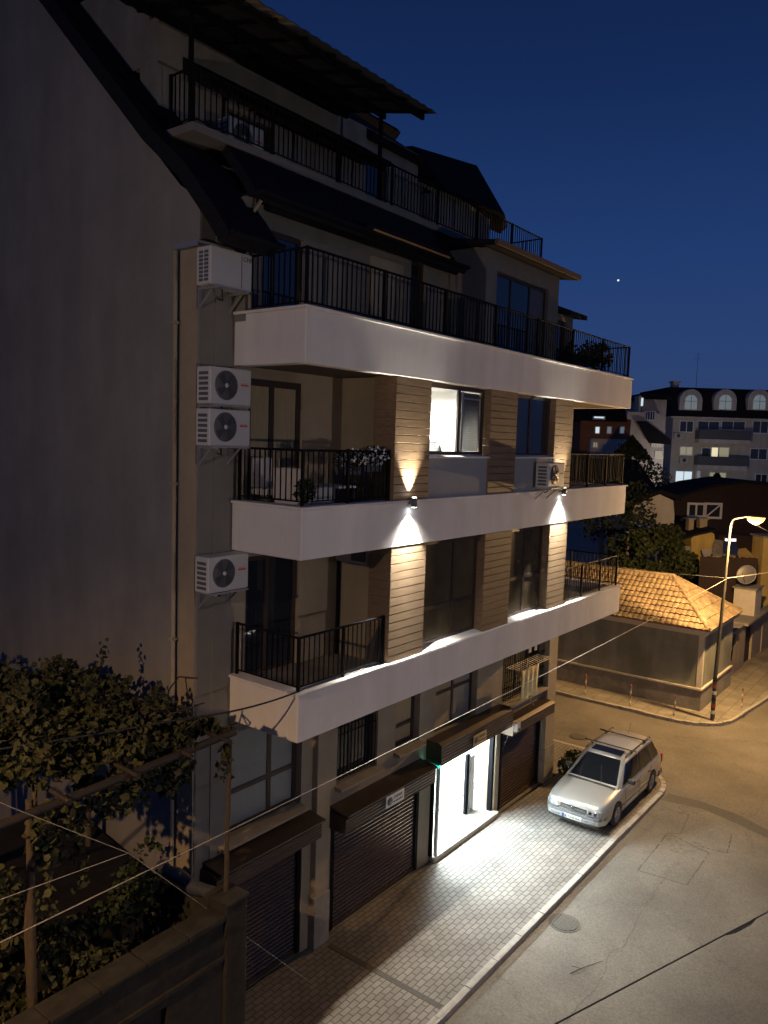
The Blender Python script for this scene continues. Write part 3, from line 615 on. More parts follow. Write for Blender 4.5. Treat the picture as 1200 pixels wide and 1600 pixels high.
# small lamps and fixtures on the building
for x, y, z, lab in ((9.4, 3.36, 16.05, 'round dark wall vent above the door of the top terrace, nearest the gable'), (11.6, 3.36, 15.95, 'round dark wall vent behind the top terrace railing')):
    b = MB(); b.lathe([(0, -.05), (.10, -.05), (.14, -.02), (.14, 0.0)], (x, y, z), 'y', 20); tag(b.build('wall_vent', M['acdark']), lab, 'vent')
# ------------------------------------------------------------------ canopy over the top terrace
cn = thing('terrace_canopy', 'dark steel framed lean-to canopy above the top terrace', 'canopy', (10, 2, 14.6))
def cz(y): return 16.10 + (y - 1.0) * .23
for x in (8.06, 12.78):
    b = MB(); b.box(x - .03, x + .03, 2.08, 2.14, 14.6, cz(2.1) - .1); b.build('post', M['rail'], cn)
for y in (1.15, 2.1, 3.1):
    b = MB(); b.prism([(7.4, y - .03, cz(y) - .10), (7.4, y + .03, cz(y) - .10), (7.4, y + .03, cz(y)), (7.4, y - .03, cz(y))], (1, 0, 0), 5.5); b.build('beam', M['rail'], cn)
for i in range(9):
    x = 7.45 + i * .67; b = MB(); b.prism([(x, 1.02, cz(1.02)), (x, 3.6, cz(3.6)), (x, 3.6, cz(3.6) + .05), (x, 1.02, cz(1.02) + .05)], (1, 0, 0), .04); b.build('rafter', M['rail'], cn)
b = MB(); n = 90; vs = []
for i in range(n + 1):
    x = 7.3 + 5.72 * i / n; dz = .012 * math.sin(i * 1.6)
    vs += [(x, .93, cz(.93) + .065 + dz), (x, 3.7, cz(3.7) + .065 + dz)]
b.add(vs, [(2 * i, 2 * i + 1, 2 * i + 3, 2 * i + 2) for i in range(n)], True); sh = b.build('roof_sheet', M['sheet'], cn); so = sh.modifiers.new('t', 'SOLIDIFY'); so.thickness = .02; so.offset = 1
# awning casing under the upper terrace
aw = thing('awning_casing', 'folded awning casing with its lit edge coloured orange under the dark roof of the top terrace', 'awning', (12, 1.1, 13.6))
b = MB(); b.box(11.1, 13.6, .86, 1.14, 13.46, 13.62); b.build('casing', M['roofdark'], aw, bevel=.02, seg=2); b = MB(); b.box(11.1, 13.55, .835, .858, 13.50, 13.53); b.build('lit_edge', M['orangestrip'], aw)  # orange colour stands for the light along the edge
# ------------------------------------------------------------------ air conditioners
def ac(loc, label, fan=True, grp=None, rz=0):
    t = thing('air_conditioner', label, 'air conditioner', loc, 0, grp)
    X, Y, Z = loc; W, D, H = .82, .32, .56
    b = MB(); b.box(X, X + W, Y, Y + D, Z, Z + H); b.build('casing', M['acwhite'], t, bevel=.018, seg=3)
    if fan:
        c = MB(); c.lathe([(0, -.004), (.215, -.004), (.225, .0), (.225, .004)], (X + .31, Y, Z + .29), 'y', 36); c.build('fan_recess', M['acdark'], t)
        f = MB()
        for k in range(4):
            a = k * PI / 2 + .4
            pts = [(X + .31 + math.cos(a + q) * r_, Y - .010 - (.006 if q else 0), Z + .29 + math.sin(a + q) * r_) for r_, q in ((.05, 0), (.2, -.1), (.2, .55), (.05, .9))]
            f.add(pts, [(0, 1, 2, 3)])
        f.build('fan_blades', M['acfan'], t)
        h = MB(); h.lathe([(0, -.032), (.03, -.03), (.036, -.02), (.036, -.012)], (X + .31, Y, Z + .29), 'y', 16); h.build('hub', M['acwhite'], t)
        gr = MB()
        for k in range(1, 6):
            r_ = .036 * k + .03; gr.tube([(X + .31 + math.cos(q * PI / 12) * r_, Y - .022, Z + .29 + math.sin(q * PI / 12) * r_) for q in range(25)], .0015, 4, False)
        for k in range(8): a = k * PI / 4; gr.tube([(X + .31 + math.cos(a) * .03, Y - .022, Z + .29 + math.sin(a) * .03), (X + .31 + math.cos(a) * .222, Y - .014, Z + .29 + math.sin(a) * .222)], .0018, 4)
        gr.build('fan_grille', M['acdark'], t)
        s_ = MB(); s_.box(X + .60, X + .74, Y - .003, Y + .001, Z + .34, Z + .345); s_.box(X + .60, X + .76, Y - .003, Y + .001, Z + .30, Z + .33); s_.build('sticker', M['red'], t)
    else:
        s_ = MB(); s_.box(X + .60, X + .612, Y - .003, Y + .001, Z + .03, Z + H - .03); s_.build('front_seam', M['acdark'], t)
        text('lettering', 'CHI', .10, M['acdark'], Matrix.Translation((X + .715, Y - .003, Z + .47)) @ FRONT, t)
    l = MB()
    n = 6 if fan else 8
    for k in range(n):
        z = Z + .05 + k * (H - .1) / n
        if fan: l.box(X - .004, X + .002, Y + .05, Y + .26, z, z + (H - .1) / n * .62)
        else:
            l.box(X - .004, X + .002, Y + .05, Y + .14, z, z + (H - .1) / n * .72); l.box(X - .004, X + .002, Y + .17, Y + .26, z, z + (H - .1) / n * .72)
    l.build('side_vents', M['acdark'], t)
    k_ = MB(); 
    for xx in (X + .1, X + W - .14):
        k_.box(xx, xx + .04, Y - .04, Y + D + .09, Z - .045, Z - .003); k_.box(xx, xx + .04, Y + D + .05, Y + D + .09, Z - .3, Z - .045)
        k_.prism([(xx + .01, Y + .1, Z - .05), (xx + .01, Y + .14, Z - .05), (xx + .01, Y + D + .05, Z - .26), (xx + .01, Y + D + .05, Z - .30)], (1, 0, 0), .02)
    k_.box(X + .02, X + W - .02, Y - .03, Y + .0, Z - .03, Z - .003)
    k_.build('bracket', M['metal'], t)
    p_ = MB(); p_.tube([(X + .4, Y + .2, Z - .0), (X + .42, Y + .22, Z - .10), (X + .5, Y + .3, Z - .14), (X + .48, Y + D + .07, Z - .12)], .012, 6); p_.build('hose', M['black'], t)
    return t
ac((7.70, 1.17, 12.02), 'white air conditioner with lettering beside the top terrace, highest of the corner units', False, 'air conditioners on the corner wall')
ac((7.72, 1.17, 10.27), 'white fan air conditioner on the corner wall, upper of the stacked pair', True, 'air conditioners on the corner wall')
ac((7.71, 1.17, 9.64), 'white fan air conditioner on the corner wall, lower of the stacked pair', True, 'air conditioners on the corner wall')
ac((7.72, 1.17, 7.38), 'single white fan air conditioner on the corner wall beside the lowest balcony railing', True, 'air conditioners on the corner wall')
ac((16.05, -.36, 8.86), 'air conditioner under the dark front window beside the right wall lamp', True)
ac((9.4, 2.75, 14.75), 'dark air conditioner standing on the top terrace behind the railing', True)
t = thing('air_conditioner', 'pale air conditioner high on the inner wall of the lowest left balcony', 'air conditioner', (11.0, 1.0, 7.55))
b = MB(); b.box(10.9, 11.18, .62, 1.38, 7.55, 7.9); b.build('casing', M['acwhite'], t, bevel=.02, seg=2); b = MB(); b.box(10.893, 10.9, .66, 1.0, 7.6, 7.86); b.build('grille', M['acdark'], t)
# ------------------------------------------------------------------ up-and-down wall lamps
for x, lab in ((11.25, 'lit cylindrical wall lamp on the wood pier beside the flowered balcony'), (17.42, 'lit cylindrical wall lamp on the right pier beside the air conditioner')):
    t = thing('wall_lamp', lab, 'wall lamp', (x, -.02, 8.80), 0, 'up and down wall lamps')
    b = MB(); b.lathe([(0, -.085), (.048, -.085), (.055, -.08), (.055, .08), (.048, .085), (0, .085)], (x, -.12, 8.73), seg=20); b.build('body', M['acdark'], t)
    b = MB(); b.box(x - .03, x + .03, -.06, .0, 8.70, 8.76); b.build('bracket', M['acdark'], t)
    for s_ in (-1, 1):
        b = MB(); b.lathe([(0, s_ * .0875), (.043, s_ * .0875)], (x, -.12, 8.73), seg=16); b.build('lens', M['bulbcool'], t)
    lamp('SPOT', (x, -.13, 8.64), 2500, NEUT, .03, angle=math.radians(76), blend=.5, dir=(0, .05, -1), parent=t)
    lamp('SPOT', (x, -.10, 8.63), 620, NEUT, .03, angle=math.radians(132), blend=1, dir=(0, -.62, -1), parent=t)
    lamp('SPOT', (x, -.10, 8.83), 600, (1, .93, .75), .03, angle=math.radians(70), blend=.8, dir=(0, .2, 1), parent=t)
# ------------------------------------------------------------------ signs, green led, camera
def sign(x0, z0, wd, ht, y, label, m1, l1, l2):
    t = thing('sign', label, 'sign', (x0, y, z0))
    b = MB(); b.box(x0, x0 + wd, y - .015, y, z0, z0 + ht); b.build('board', m1, t, bevel=.004)
    b = MB(); b.lathe([(0, -.020), (.075, -.020), (.08, -.016)], (x0 + .12, y, z0 + ht * .5), 'y', 24); b.lathe([(.085, -.018), (.095, -.018)], (x0 + .12, y, z0 + ht * .5), 'y', 24); b.build('emblem', M['acdark'], t)
    text('lettering', l1, .085, M['acdark'], Matrix.Translation((x0 + wd * .64, y - .019, z0 + ht * .66)) @ FRONT, t)
    text('lettering', l2, .045, M['acdark'], Matrix.Translation((x0 + wd * .64, y - .019, z0 + ht * .30)) @ FRONT, t)
sign(12.38, 2.27, .62, .25, 1.13, 'white sign with round emblem on the shutter box of the middle closed garage', M['plate'], 'ГАРАЖ', 'НЕ ПАРКИРАЙ')
sign(15.80, 2.56, .60, .27, 1.13, 'sign with round emblem above the open lit garage, coloured as lit yellow', mat('sign_lit_yellow', (.50, .34, .14), .6), 'ГАРАЖ', 'НЕ ПАРКИРАЙ')  # yellow lamp light put into the board colour
t = thing('green_led_lamp', 'glowing green led strip at the left corner above the open garage', 'led lamp', (14.42, 1.2, 2.5))
b = MB(); b.box(14.36, 14.43, 1.16, 1.56, 2.49, 2.53); b.build('diffuser', M['green'], t); b = MB(); b.box(14.36, 14.44, 1.16, 1.56, 2.535, 2.57); b.build('housing', M['acdark'], t)
lamp('POINT', (14.33, 1.3, 2.45), 1.2, (.05, 1, .7), .05, parent=t)
t = thing('security_camera', 'small grey box fixed between the two right shutter boxes', 'camera', (17.85, 1.1, 2.6))
b = MB(); b.box(17.80, 17.98, 1.0, 1.12, 2.38, 2.62); b.build('housing', M['acwhite'], t, bevel=.02, seg=2); b = MB(); b.lathe([(0, -.02), (.03, -.02), (.035, 0)], (17.89, 1.0, 2.44), 'y', 12); b.build('lens', M['black'], t)
b = MB(); b.tube([(17.9, 1.1, 2.36), (17.86, 1.3, 2.2), (17.92, 1.4, 1.95), (17.86, 1.45, 1.8)], .01, 5); b.build('lead', M['cable'], t)
#@@REST
# off-frame street lamp at the near end of the street
def street_lamp(x, y, h, arm, label, energy, foot=True, color=None, cut=0):
    t = thing('street_lamp', label, 'street lamp', (x, y, 0))
    b = MB(); b.tube([(x, y, 0), (x, y + .0, 1.6), (x, y - .08, h * .6), (x, y - .15, h - .25), (x, y - .2, h - .06), (x, y - .32, h), (x + arm[0] * .8, y + arm[1] * .8, h + .12)], [.075, .07, .06, .045, .038, .034, .03], 12)
    b.build('pole', M['polepaint'], t)
    if foot:
        for k in range(6):
            b = MB(); z = .25 + k * .24; b.lathe([(.078, 0), (.078, .13)], (x, y, z), seg=14); b.build('painted_band', (M['whitepaint'], M['redpaint'], M['black'])[k % 3], t)
    hx, hy = x + arm[0], y + arm[1]
    b = MB(); 
    ux, uy = Vector((arm[0], arm[1], 0)).normalized().xy
    Mx = Matrix.Translation((hx, hy, h + .10)) @ Matrix.Rotation(math.atan2(uy, ux), 4, 'Z')
    prof = [(-.32, .05, .03), (-.2, .10, .07), (.1, .14, .09), (.3, .10, .06), (.36, .02, .02)]
    vs = []; 
    for px_, ww, hh in prof: vs += [Mx @ Vector((px_, math.cos(a) * ww, max(0, math.sin(a)) * hh)) for a in [k * PI / 6 for k in range(13)][:13]]
    b.add(vs, [(i * 13 + k, i * 13 + k + 1, (i + 1) * 13 + k + 1, (i + 1) * 13 + k) for i in range(4) for k in range(12)], True); b.build('hood', M['polepaint'], t)
    b = MB(); vs = []; prof = [(-.24, .02, .02), (-.19, .16, .14), (.04, .24, .26), (.27, .17, .16), (.36, .02, .02)]
    for px_, ww, hh in prof: vs += [Mx @ Vector((px_, math.cos(a) * ww, -math.sin(a) * hh - .005)) for a in [k * PI / 6 for k in range(7)]]
    b.add(vs, [(i * 7 + k, i * 7 + k + 1, (i + 1) * 7 + k + 1, (i + 1) * 7 + k) for i in range(4) for k in range(6)], True); b.build('bowl', M['bulbwarm'], t)
    if cut: lamp('POINT', (hx, hy, h - .20), energy * .36, (1, .76, .58), .05, parent=t)
    if cut: lamp('SPOT', (hx, hy, h - .20), energy, color or WARM, .05, parent=t, angle=math.radians(cut), blend=.6)
    else: lamp('POINT', (hx, hy, h - .20), energy, color or WARM, .10, parent=t)
    return t
street_lamp(29.52, -.85, 7.45, (-.15, -.95), 'lit sodium street lamp on a banded pole at the far corner', 5400, color=(1, .60, .235))
street_lamp(-1.5, -.9, 10.0, (-.1, -.8), 'lit sodium street lamp on the near pavement before the vine pergola', 2000, cut=164)
street_lamp(9.0, -16.0, 8.6, (.0, 1.0), 'unseen street lamp added on the opposite side to light the facade fronts', 1150, color=(1, .88, .84))  # added out of view as soft frontal light on the bands
# ------------------------------------------------------------------ plants and furniture of the flowered balcony
FZ = 8.60
t = thing('cushioned_sofa', 'pale cushioned seat behind the corner railing of the flowered balcony', 'sofa', (9.1, .8, FZ))
b = MB(); b.box(8.95, 9.75, .42, 1.05, FZ + .10, FZ + .42); b.build('seat', M['fabric'], t, bevel=.04, seg=3)
b = MB(); b.box(8.92, 9.02, .42, 1.05, FZ + .2, FZ + .72); b.build('armrest', M['fabric'], t, bevel=.03, seg=2)
for x in (8.98, 9.72):
    for y in (.46, 1.0): b = MB(); b.tube([(x, y, FZ), (x, y, FZ + .12)], .02, 6); b.build('leg', M['frame_white'], t)
t = thing('balcony_armchair', 'light slatted armchair at the left end of the flowered balcony', 'chair', (8.9, 1.3, FZ))
b = MB(); b.box(8.86, 9.3, 1.10, 1.5, FZ + .25, FZ + .36); b.build('seat', M['fabric'], t, bevel=.03, seg=2)
b = MB(); b.box(8.86, 9.3, 1.44, 1.5, FZ + .36, FZ + .86); b.build('backrest', M['fabric'], t, bevel=.03, seg=2)
for x in (8.88, 9.28):
    for y in (1.12, 1.48): b = MB(); b.tube([(x, y, FZ), (x, y, FZ + .26)], .02, 6); b.build('leg', M['wicker'], t)
t = thing('balcony_table', 'low white topped table beside the sofa on the flowered balcony', 'table', (9.95, .8, FZ))
b = MB(); b.box(9.8, 10.3, .42, 1.0, FZ + .38, FZ + .42); b.build('tabletop', M['frame_white'], t, bevel=.01)
for x in (9.83, 10.27):
    for y in (.45, .97): b = MB(); b.tube([(x, y, FZ), (x, y, FZ + .38)], .018, 6); b.build('leg', M['wicker'], t)
for i, (x, z, lab) in enumerate(((9.9, 9.22, 'planter of white flowers hanging on the balcony railing, left one'), (10.45, 9.27, 'planter of white flowers beside the wood pier on the balcony'))):
    t = thing('flower_planter', lab, 'planter', (x, .28, z), 0, 'flower planters on the balcony')
    b = MB(); b.prism([(x - .25, .20, z + .14), (x + .25, .20, z + .14), (x + .22, .20, z), (x - .22, .20, z)], (0, 1, 0), .16); b.build('box', M['acdark'], t)
    b = MB(); leaves(b, 420, ell(x, .26, z + .24, .36, .2, .19), .05); b.build('foliage', M['leafdark'], t)
    b = MB(); leaves(b, 170, ell(x + .02, .20, z + .26, .36, .2, .18), .045); tag(b.build('flowers', M['petal'], t), kind='stuff')
for i, (x, y, lab) in enumerate(((10.45, .6, 'green bushy pot plant on the balcony floor near the wood pier'), (8.95, .35, 'small pot plant at the corner post of the flowered balcony'))):
    t = thing('potted_plant', lab, 'pot plant', (x, y, FZ))
    b = MB(); b.lathe([(0, 0), (.09, 0), (.12, .18), (.0, .18)], (x, y, FZ), seg=14); b.build('pot', M['acdark'], t)
    b = MB(); leaves(b, 260, ell(x, y, FZ + .36, .2, .18, .22), .06); b.build('foliage', M['leafdark'], t)
# --- plants on the right end of the top terrace
for i, (x, lab) in enumerate(((19.5, 'dark pot shrub on the top terrace beside the downpipe'), (20.3, 'taller dark pot shrub in the middle of the group on the right end terrace'), (21.1, 'dark pot shrub at the right end corner of the top terrace'))):
    t = thing('potted_shrub', lab, 'shrub', (x, .7, 11.6), 0, 'pot shrubs on the right end of the terrace')
    b = MB(); b.lathe([(0, 0), (.15, 0), (.2, .3), (0, .3)], (x, .7, 11.6), seg=14); b.build('pot', M['acdark'], t)
    b = MB(); leaves(b, 420, ell(x, .7, 12.15 + .08 * i, .38, .35, .42, .35, 3), .09); b.build('foliage', M['leafdark'], t)
# --- drying rack with towel on the barred window
t = thing('drying_rack', 'folding wire laundry rack hung outside the far mezzanine window', 'laundry rack', (18.6, 1.2, 3.3))
b = MB()
for k in range(6): y = 1.12 + k * .085; b.tube([(18.05, y, 3.92), (19.9, y, 3.92)], .006, 5)
for x in (18.05, 19.9): b.tube([(x, 1.1, 3.92), (x, 1.58, 3.92)], .009, 5)
b.build('wire_frame', M['metal'], t)
b = MB(); b.tube([(18.4, 1.15, 3.9), (19.0, 1.5, 2.75)], .009, 5); b.tube([(19.0, 1.15, 2.75), (18.4, 1.5, 3.9)], .009, 5); b.build('cross_legs', M['metal'], t)
b = MB(); n = 26; vs = []
for i in range(n + 1):
    x = 18.08 + .98 * i / n
    for j, z in enumerate((3.93, 3.75, 3.5, 3.28, 3.12)): vs.append((x + .01 * math.sin(i + j), 1.10 - .02 * math.sin(i * .9) * (.4 + j * .3) - .01, z - .025 * math.sin(i * .35)))
b.add(vs, [(i * 5 + j, i * 5 + j + 1, i * 5 + j + 6, i * 5 + j + 5) for i in range(n) for j in range(4)], True)
o = b.build('towel', M['towel']); sm = o.modifiers.new('s', 'SOLIDIFY'); sm.thickness = .008; tag(o, 'cream towel with soft folds drying on the wire rack outside the window', 'towel')
for k, x in enumerate((19.25, 19.6)):
    b = MB(); b.box(x, x + .14, 1.50, 1.53, 4.1, 4.72); tag(b.build('hanging_cloth', M['farwall2']), ('narrow grey cloth hanging above the rack, nearer the towel', 'narrow grey cloth hanging above the rack, nearer the building corner')[k], 'cloth')
# --- shrub by the corner of the building
t = thing('corner_shrub', 'low dark shrub growing between the building corner and the parked car', 'shrub', (21.3, .9, 0))
b = MB(); leaves(b, 700, ell(21.4, .95, .38, .6, .42, .42, .3, 3), .09); b.build('foliage', M['leafdark'], t)
b = MB(); b.tube([(21.4, .95, 0), (21.45, .95, .4)], .03, 6); b.tube([(21.3, .95, 0), (21.15, .9, .45)], .02, 6); b.build('stems', M['bark'], t)
# ------------------------------------------------------------------ parked estate car  (local: nose at x=0, tail at x=4.57, y=0 centre)
CX, CY = 18.45, -.36
car = thing('parked_car', 'silver estate car with roof rails parked half on the pavement beside the right garage', 'car', (CX, CY, 0))
def cw(p): return (CX + p[0], CY + p[1], p[2])
def carpart(b, name, m, par=None, **k):
    b.v = [cw(v) for v in b.v]; return b.build(name, m, par or car, **k)
ST = [(0.0, .54, .28, .60), (.025, .66, .25, .655), (.10, .76, .21, .70), (.35, .81, .19, .755), (.75, .83, .18, .81), (1.15, .838, .18, .86), (1.35, .842, .18, .885), (2.0, .845, .18, .90), (3.2, .845, .18, .91), (4.0, .835, .19, .91), (4.38, .80, .22, .90), (4.52, .74, .27, .86), (4.57, .62, .34, .76)]
def ring(x, w, zb, zt):
    h = zt - zb; half = [(.0, zb), (w * .7, zb), (w * .93, zb + .04), (w * .985, zb + .14), (w, zb + h * .42), (w * .995, zb + h * .62), (w * .965, zt - .07), (w * .90, zt - .015), (w * .75, zt + .012), (w * .4, zt + .028), (0, zt + .034)]
    return [(x, -y, z) for y, z in half] + [(x, y, z) for y, z in half[-2:0:-1]]
b = MB(); vs = []
for s_ in ST: vs += ring(*s_)
K = len(ring(*ST[0])); b.add(vs, [(i * K + k, i * K + (k + 1) % K, (i + 1) * K + (k + 1) % K, (i + 1) * K + k) for i in range(len(ST) - 1) for k in range(K)], True)
b.add(ring(*ST[0]), [tuple(range(K))]); b.add(ring(*ST[-1]), [tuple(range(K))])
me = bpy.data.meshes.new('body'); me.from_pydata([cw(v) for v in b.v], [], b.f)
bm = bmesh.new(); bm.from_mesh(me); bmesh.ops.remove_doubles(bm, verts=bm.verts[:], dist=1e-5); bmesh.ops.recalc_face_normals(bm, faces=bm.faces[:]); bm.to_mesh(me); bm.free()
body = bpy.data.objects.new('body', me); COL.objects.link(body); cuts = []
for wx in (.90, 3.52):
    c = MB(); c.lathe([(0, -1.2), (.355, -1.2), (.355, 1.2), (0, 1.2)], cw((wx, 0, .31)), 'y', 36, False); co = c.build('cut', M['black']); cuts.append(co)
    md = body.modifiers.new('b', 'BOOLEAN'); md.object = co; md.operation = 'DIFFERENCE'; md.solver = 'EXACT'
bpy.context.view_layer.update(); dg = bpy.context.evaluated_depsgraph_get(); me2 = bpy.data.meshes.new_from_object(body.evaluated_get(dg))
for q in cuts + [body]: bpy.data.objects.remove(q)
me2.transform(Matrix.Translation((-CX, -CY, 0))); me2.materials.clear(); me2.materials.append(M['carpaint'])
for p in me2.polygons: p.use_smooth = True; p.material_index = 0
body = bpy.data.objects.new('body', me2); COL.objects.link(body); body.parent = car
es = body.modifiers.new('e', 'EDGE_SPLIT'); es.split_angle = math.radians(38)
b = MB(); b.box(.55, 3.9, -.55, .55, .25, .6); carpart(b, 'underbody', M['black'])
# greenhouse
G = [(1.18, .74, .885), (1.60, .665, 1.14), (1.96, .575, 1.375), (2.5, .585, 1.42), (3.3, .585, 1.42), (3.95, .565, 1.385), (4.22, .60, 1.22), (4.46, .70, .90)]
# bottom ring and roof ring as a smooth shell: side wall from belt (z .89) to roof
def gside(x):  # belt half width and belt x
    return .775
bel = [(1.12, .70), (1.30, .775), (1.9, .79), (2.7, .79), (3.5, .785), (4.2, .76), (4.47, .68)]
roo = [(1.93, .50), (2.03, .575), (2.4, .595), (2.9, .60), (3.5, .595), (3.98, .57), (4.12, .50)]
zro = [1.365, 1.385, 1.415, 1.43, 1.425, 1.385, 1.35]
b = MB(); vs = []
for (bx_, bw), (rx, rw), rz in zip(bel, roo, zro):
    vs += [(bx_, -bw, .87), (bx_ * .12 + rx * .88, -(bw * .10 + rw * .90), rz - .05), (rx, -rw + .03, rz - .008), (rx, -rw * .5, rz + .02), (rx, 0, rz + .028), (rx, rw * .5, rz + .02), (rx, rw - .03, rz - .008), (bx_ * .12 + rx * .88, bw * .10 + rw * .90, rz - .05), (bx_, bw, .87)]
b.add(vs, [(i * 9 + k, i * 9 + k + 1, (i + 1) * 9 + k + 1, (i + 1) * 9 + k) for i in range(6) for k in range(8)] + [tuple(range(9)), tuple(range(54, 63))], False)
cab = carpart(b, 'roof', M['carpaint'], bevel=.012, seg=2)
def lerp3(a, c, t_): return tuple(a[i] + (c[i] - a[i]) * t_ for i in range(3))
def pane(name, q, par=None, off=(0, 0, 0), m=None):
    bb = MB(); q = [tuple(p[i] + off[i] for i in range(3)) for p in q]; c_ = Vector(q[0]) + Vector(q[2]); nrm = (Vector(q[1]) - Vector(q[0])).cross(Vector(q[2]) - Vector(q[0])).normalized()
    bb.prism(q, nrm, .006); return carpart(bb, name, m or M['carglass'], par)
for s_ in (-1, 1):
    def sp(q, v):   # station parameter q 0..6 along the cabin, v 0 belt .. 1 roof edge
        i_ = min(5, int(q)); f_ = q - i_
        def st(i):
            (bx_, bw), (rx, rw), rz = bel[i], roo[i], zro[i]
            return Vector((bx_, s_ * bw, .87)), Vector((bx_ * .12 + rx * .88, s_ * (bw * .10 + rw * .90), rz - .05))
        a, c = st(i_), st(i_ + 1); return a[0].lerp(c[0], f_).lerp(a[1].lerp(c[1], f_), v) + Vector((0, s_ * .009, .003))
    for q0, q1 in ((.95, 2.72), (2.84, 3.84), (3.96, 5.25)):
        n = 8; vs = []
        for i in range(n + 1):
            q = q0 + (q1 - q0) * i / n; vs += [sp(q, .10), sp(q, .93)]
        bb = MB(); bb.add(vs, [(2 * i, 2 * i + 2, 2 * i + 3, 2 * i + 1) for i in range(n)]); wo_ = carpart(bb, 'side_window', M['carglass']); q_ = wo_.modifiers.new('s', 'SOLIDIFY'); q_.thickness = .014; q_.offset = 0
    # mouldings, sill, handles, mirror
    bb = MB(); bb.prism([(1.26, s_ * .835, .44), (3.16, s_ * .835, .44), (3.16, s_ * .835, .50), (1.26, s_ * .835, .50)], (0, s_, 0), .025); carpart(bb, 'side_moulding', M['bumper'])
    for hx in (2.22, 3.10):
        bb = MB(); bb.box(hx, hx + .16, s_ * .84, s_ * .868, .74, .77); carpart(bb, 'door_handle', M['black'], bevel=.005)
    for dx in (1.38, 2.46, 3.34):
        bb = MB(); bb.box(dx, dx + .008, s_ * .843, s_ * .8475, .24, .86); carpart(bb, 'door_gap', M['black'])
    bb = MB(); bb.box(1.58, 1.70, s_ * .80, s_ * .99, .90, 1.02); mo = carpart(bb, 'mirror', M['black'], bevel=.03, seg=3)
    bb = MB(); bb.tube([(2.0, s_ * .56, 1.43), (2.1, s_ * .565, 1.465), (3.9, s_ * .555, 1.46), (4.0, s_ * .55, 1.41)], .016, 8); carpart(bb, 'roof_rail', M['black'])
for rx in (2.42, 3.42):
    bb = MB(); bb.box(rx, rx + .035, -.70 if rx < 3 else -.62, .78 if rx < 3 else .74, 1.478, 1.502); carpart(bb, 'roof_bar', M['black'])
    for s_ in (-1, 1):
        bb = MB(); bb.box(rx - .02, rx + .055, s_ * .53, s_ * .60, 1.42, 1.485); carpart(bb, 'bar_clamp', M['black'])
pane('windscreen', [(1.20, -.66, .905), (1.20, .66, .905), (1.905, .475, 1.348), (1.905, -.475, 1.348)], off=(-.010, 0, .012))
pane('rear_window', [(4.44, .62, .95), (4.44, -.62, .95), (4.16, -.48, 1.32), (4.16, .48, 1.32)], off=(.01, 0, .005))
pane('sunroof', [(2.03, -.42, 1.418), (2.03, .42, 1.418), (2.36, .42, 1.442), (2.36, -.42, 1.442)], off=(0, 0, .008))
bb = MB(); bb.tube([(1.14, -.25, .912), (1.62, -.05, 1.192)], .007, 5); bb.tube([(1.14, .35, .912), (1.6, .45, 1.18)], .007, 5); carpart(bb, 'wiper', M['black'])
bb = MB(); bb.tube([(3.7, 0, 1.44), (3.9, .0, 1.75)], .004, 5); carpart(bb, 'antenna', M['black'])
bb = MB(); bb.box(1.28, 1.42, -.18, .02, .935, .94); carpart(bb, 'paper', M['plate'])
bb = MB(); bb.box(1.06, 1.16, -.66, .66, .876, .893); carpart(bb, 'cowl', M['black'])
# nose: grille, headlights, bumper, plate, emblem
def nose(y0, y1, z0, z1, bulge, name, m, xo=0.0, par=None, n=6, bevel=.004, th=.02):
    vs = []; 
    def fx(y, z):
        a = abs(y); tb = [(0, -.012), (.3, -.008), (.54, .0), (.66, .03), (.76, .10), (.81, .28)]
        for (a0, v0), (a1, v1) in zip(tb, tb[1:]):
            if a <= a1: break
        return xo + v0 + (v1 - v0) * min(1, (a - a0) / (a1 - a0)) + max(0, z - .54) * .35
    for i in range(n + 1):
        y = y0 + (y1 - y0) * i / n
        for z in (z0, z1): vs += [(fx(y, z) - bulge, y, z), (fx(y, z) + th, y, z)]
    bb = MB(); fs = []
    for i in range(n):
        a = i * 4; c = a + 4
        fs += [(a, a + 2, c + 2, c), (a + 1, c + 1, c + 3, a + 3), (a, c, c + 1, a + 1), (a + 2, a + 3, c + 3, c + 2)]
    fs += [(0, 1, 3, 2), (n * 4, n * 4 + 2, n * 4 + 3, n * 4 + 1)]
    bb.add(vs, fs); return carpart(bb, name, m, par, bevel=bevel)
nose(-.36, .36, .50, .61, .022, 'grille', M['black'])
for z in (.53, .56): nose(-.35, .35, z, z + .006, .026, 'grille_slat', M['bumper'])
nose(-.38, .38, .61, .63, .03, 'grille_trim', M['carpaint'])
for s_ in (-1, 1):
    hl = nose(s_ * .39, s_ * .66, .49, .615, .026, 'headlight', M['lens'])
    [nose(s_ * q_, s_ * (q_ + .09), .507, .60, .030, 'reflector', M['chrome'], par=hl, n=2, bevel=.012) for q_ in (.41, .54)]; nose(s_ * .375, s_ * .75, .482, .492, .03, 'headlight_trim', M['black'], par=hl, n=8)
    nose(s_ * .665, s_ * .745, .49, .605, .024, 'indicator', M['lens'])
    nose(s_ * .34, s_ * .60, .295, .355, .058, 'bumper_lamp', M['lens'], n=3)
bp_ = nose(-.80, .80, .26, .46, .05, 'front_bumper', M['carpaint'], n=14, bevel=.02, th=.10)
nose(-.80, .80, .395, .465, .062, 'bumper_strip', M['bumper'], par=bp_, n=14, th=.05)
nose(-.68, .68, .20, .258, .03, 'spoiler', M['black'], n=12, th=.06)
pl = nose(-.26, .26, .285, .395, .070, 'number_plate', M['plate'], n=2, bevel=0)
def ptxt(s_, y, z, size, x, par, m):
    Mt = Matrix.Translation(cw((x, y, z))) @ Matrix.Rotation(-PI / 2, 4, 'Z') @ FRONT
    return text('lettering', s_, size, m, Mt, par, .002)
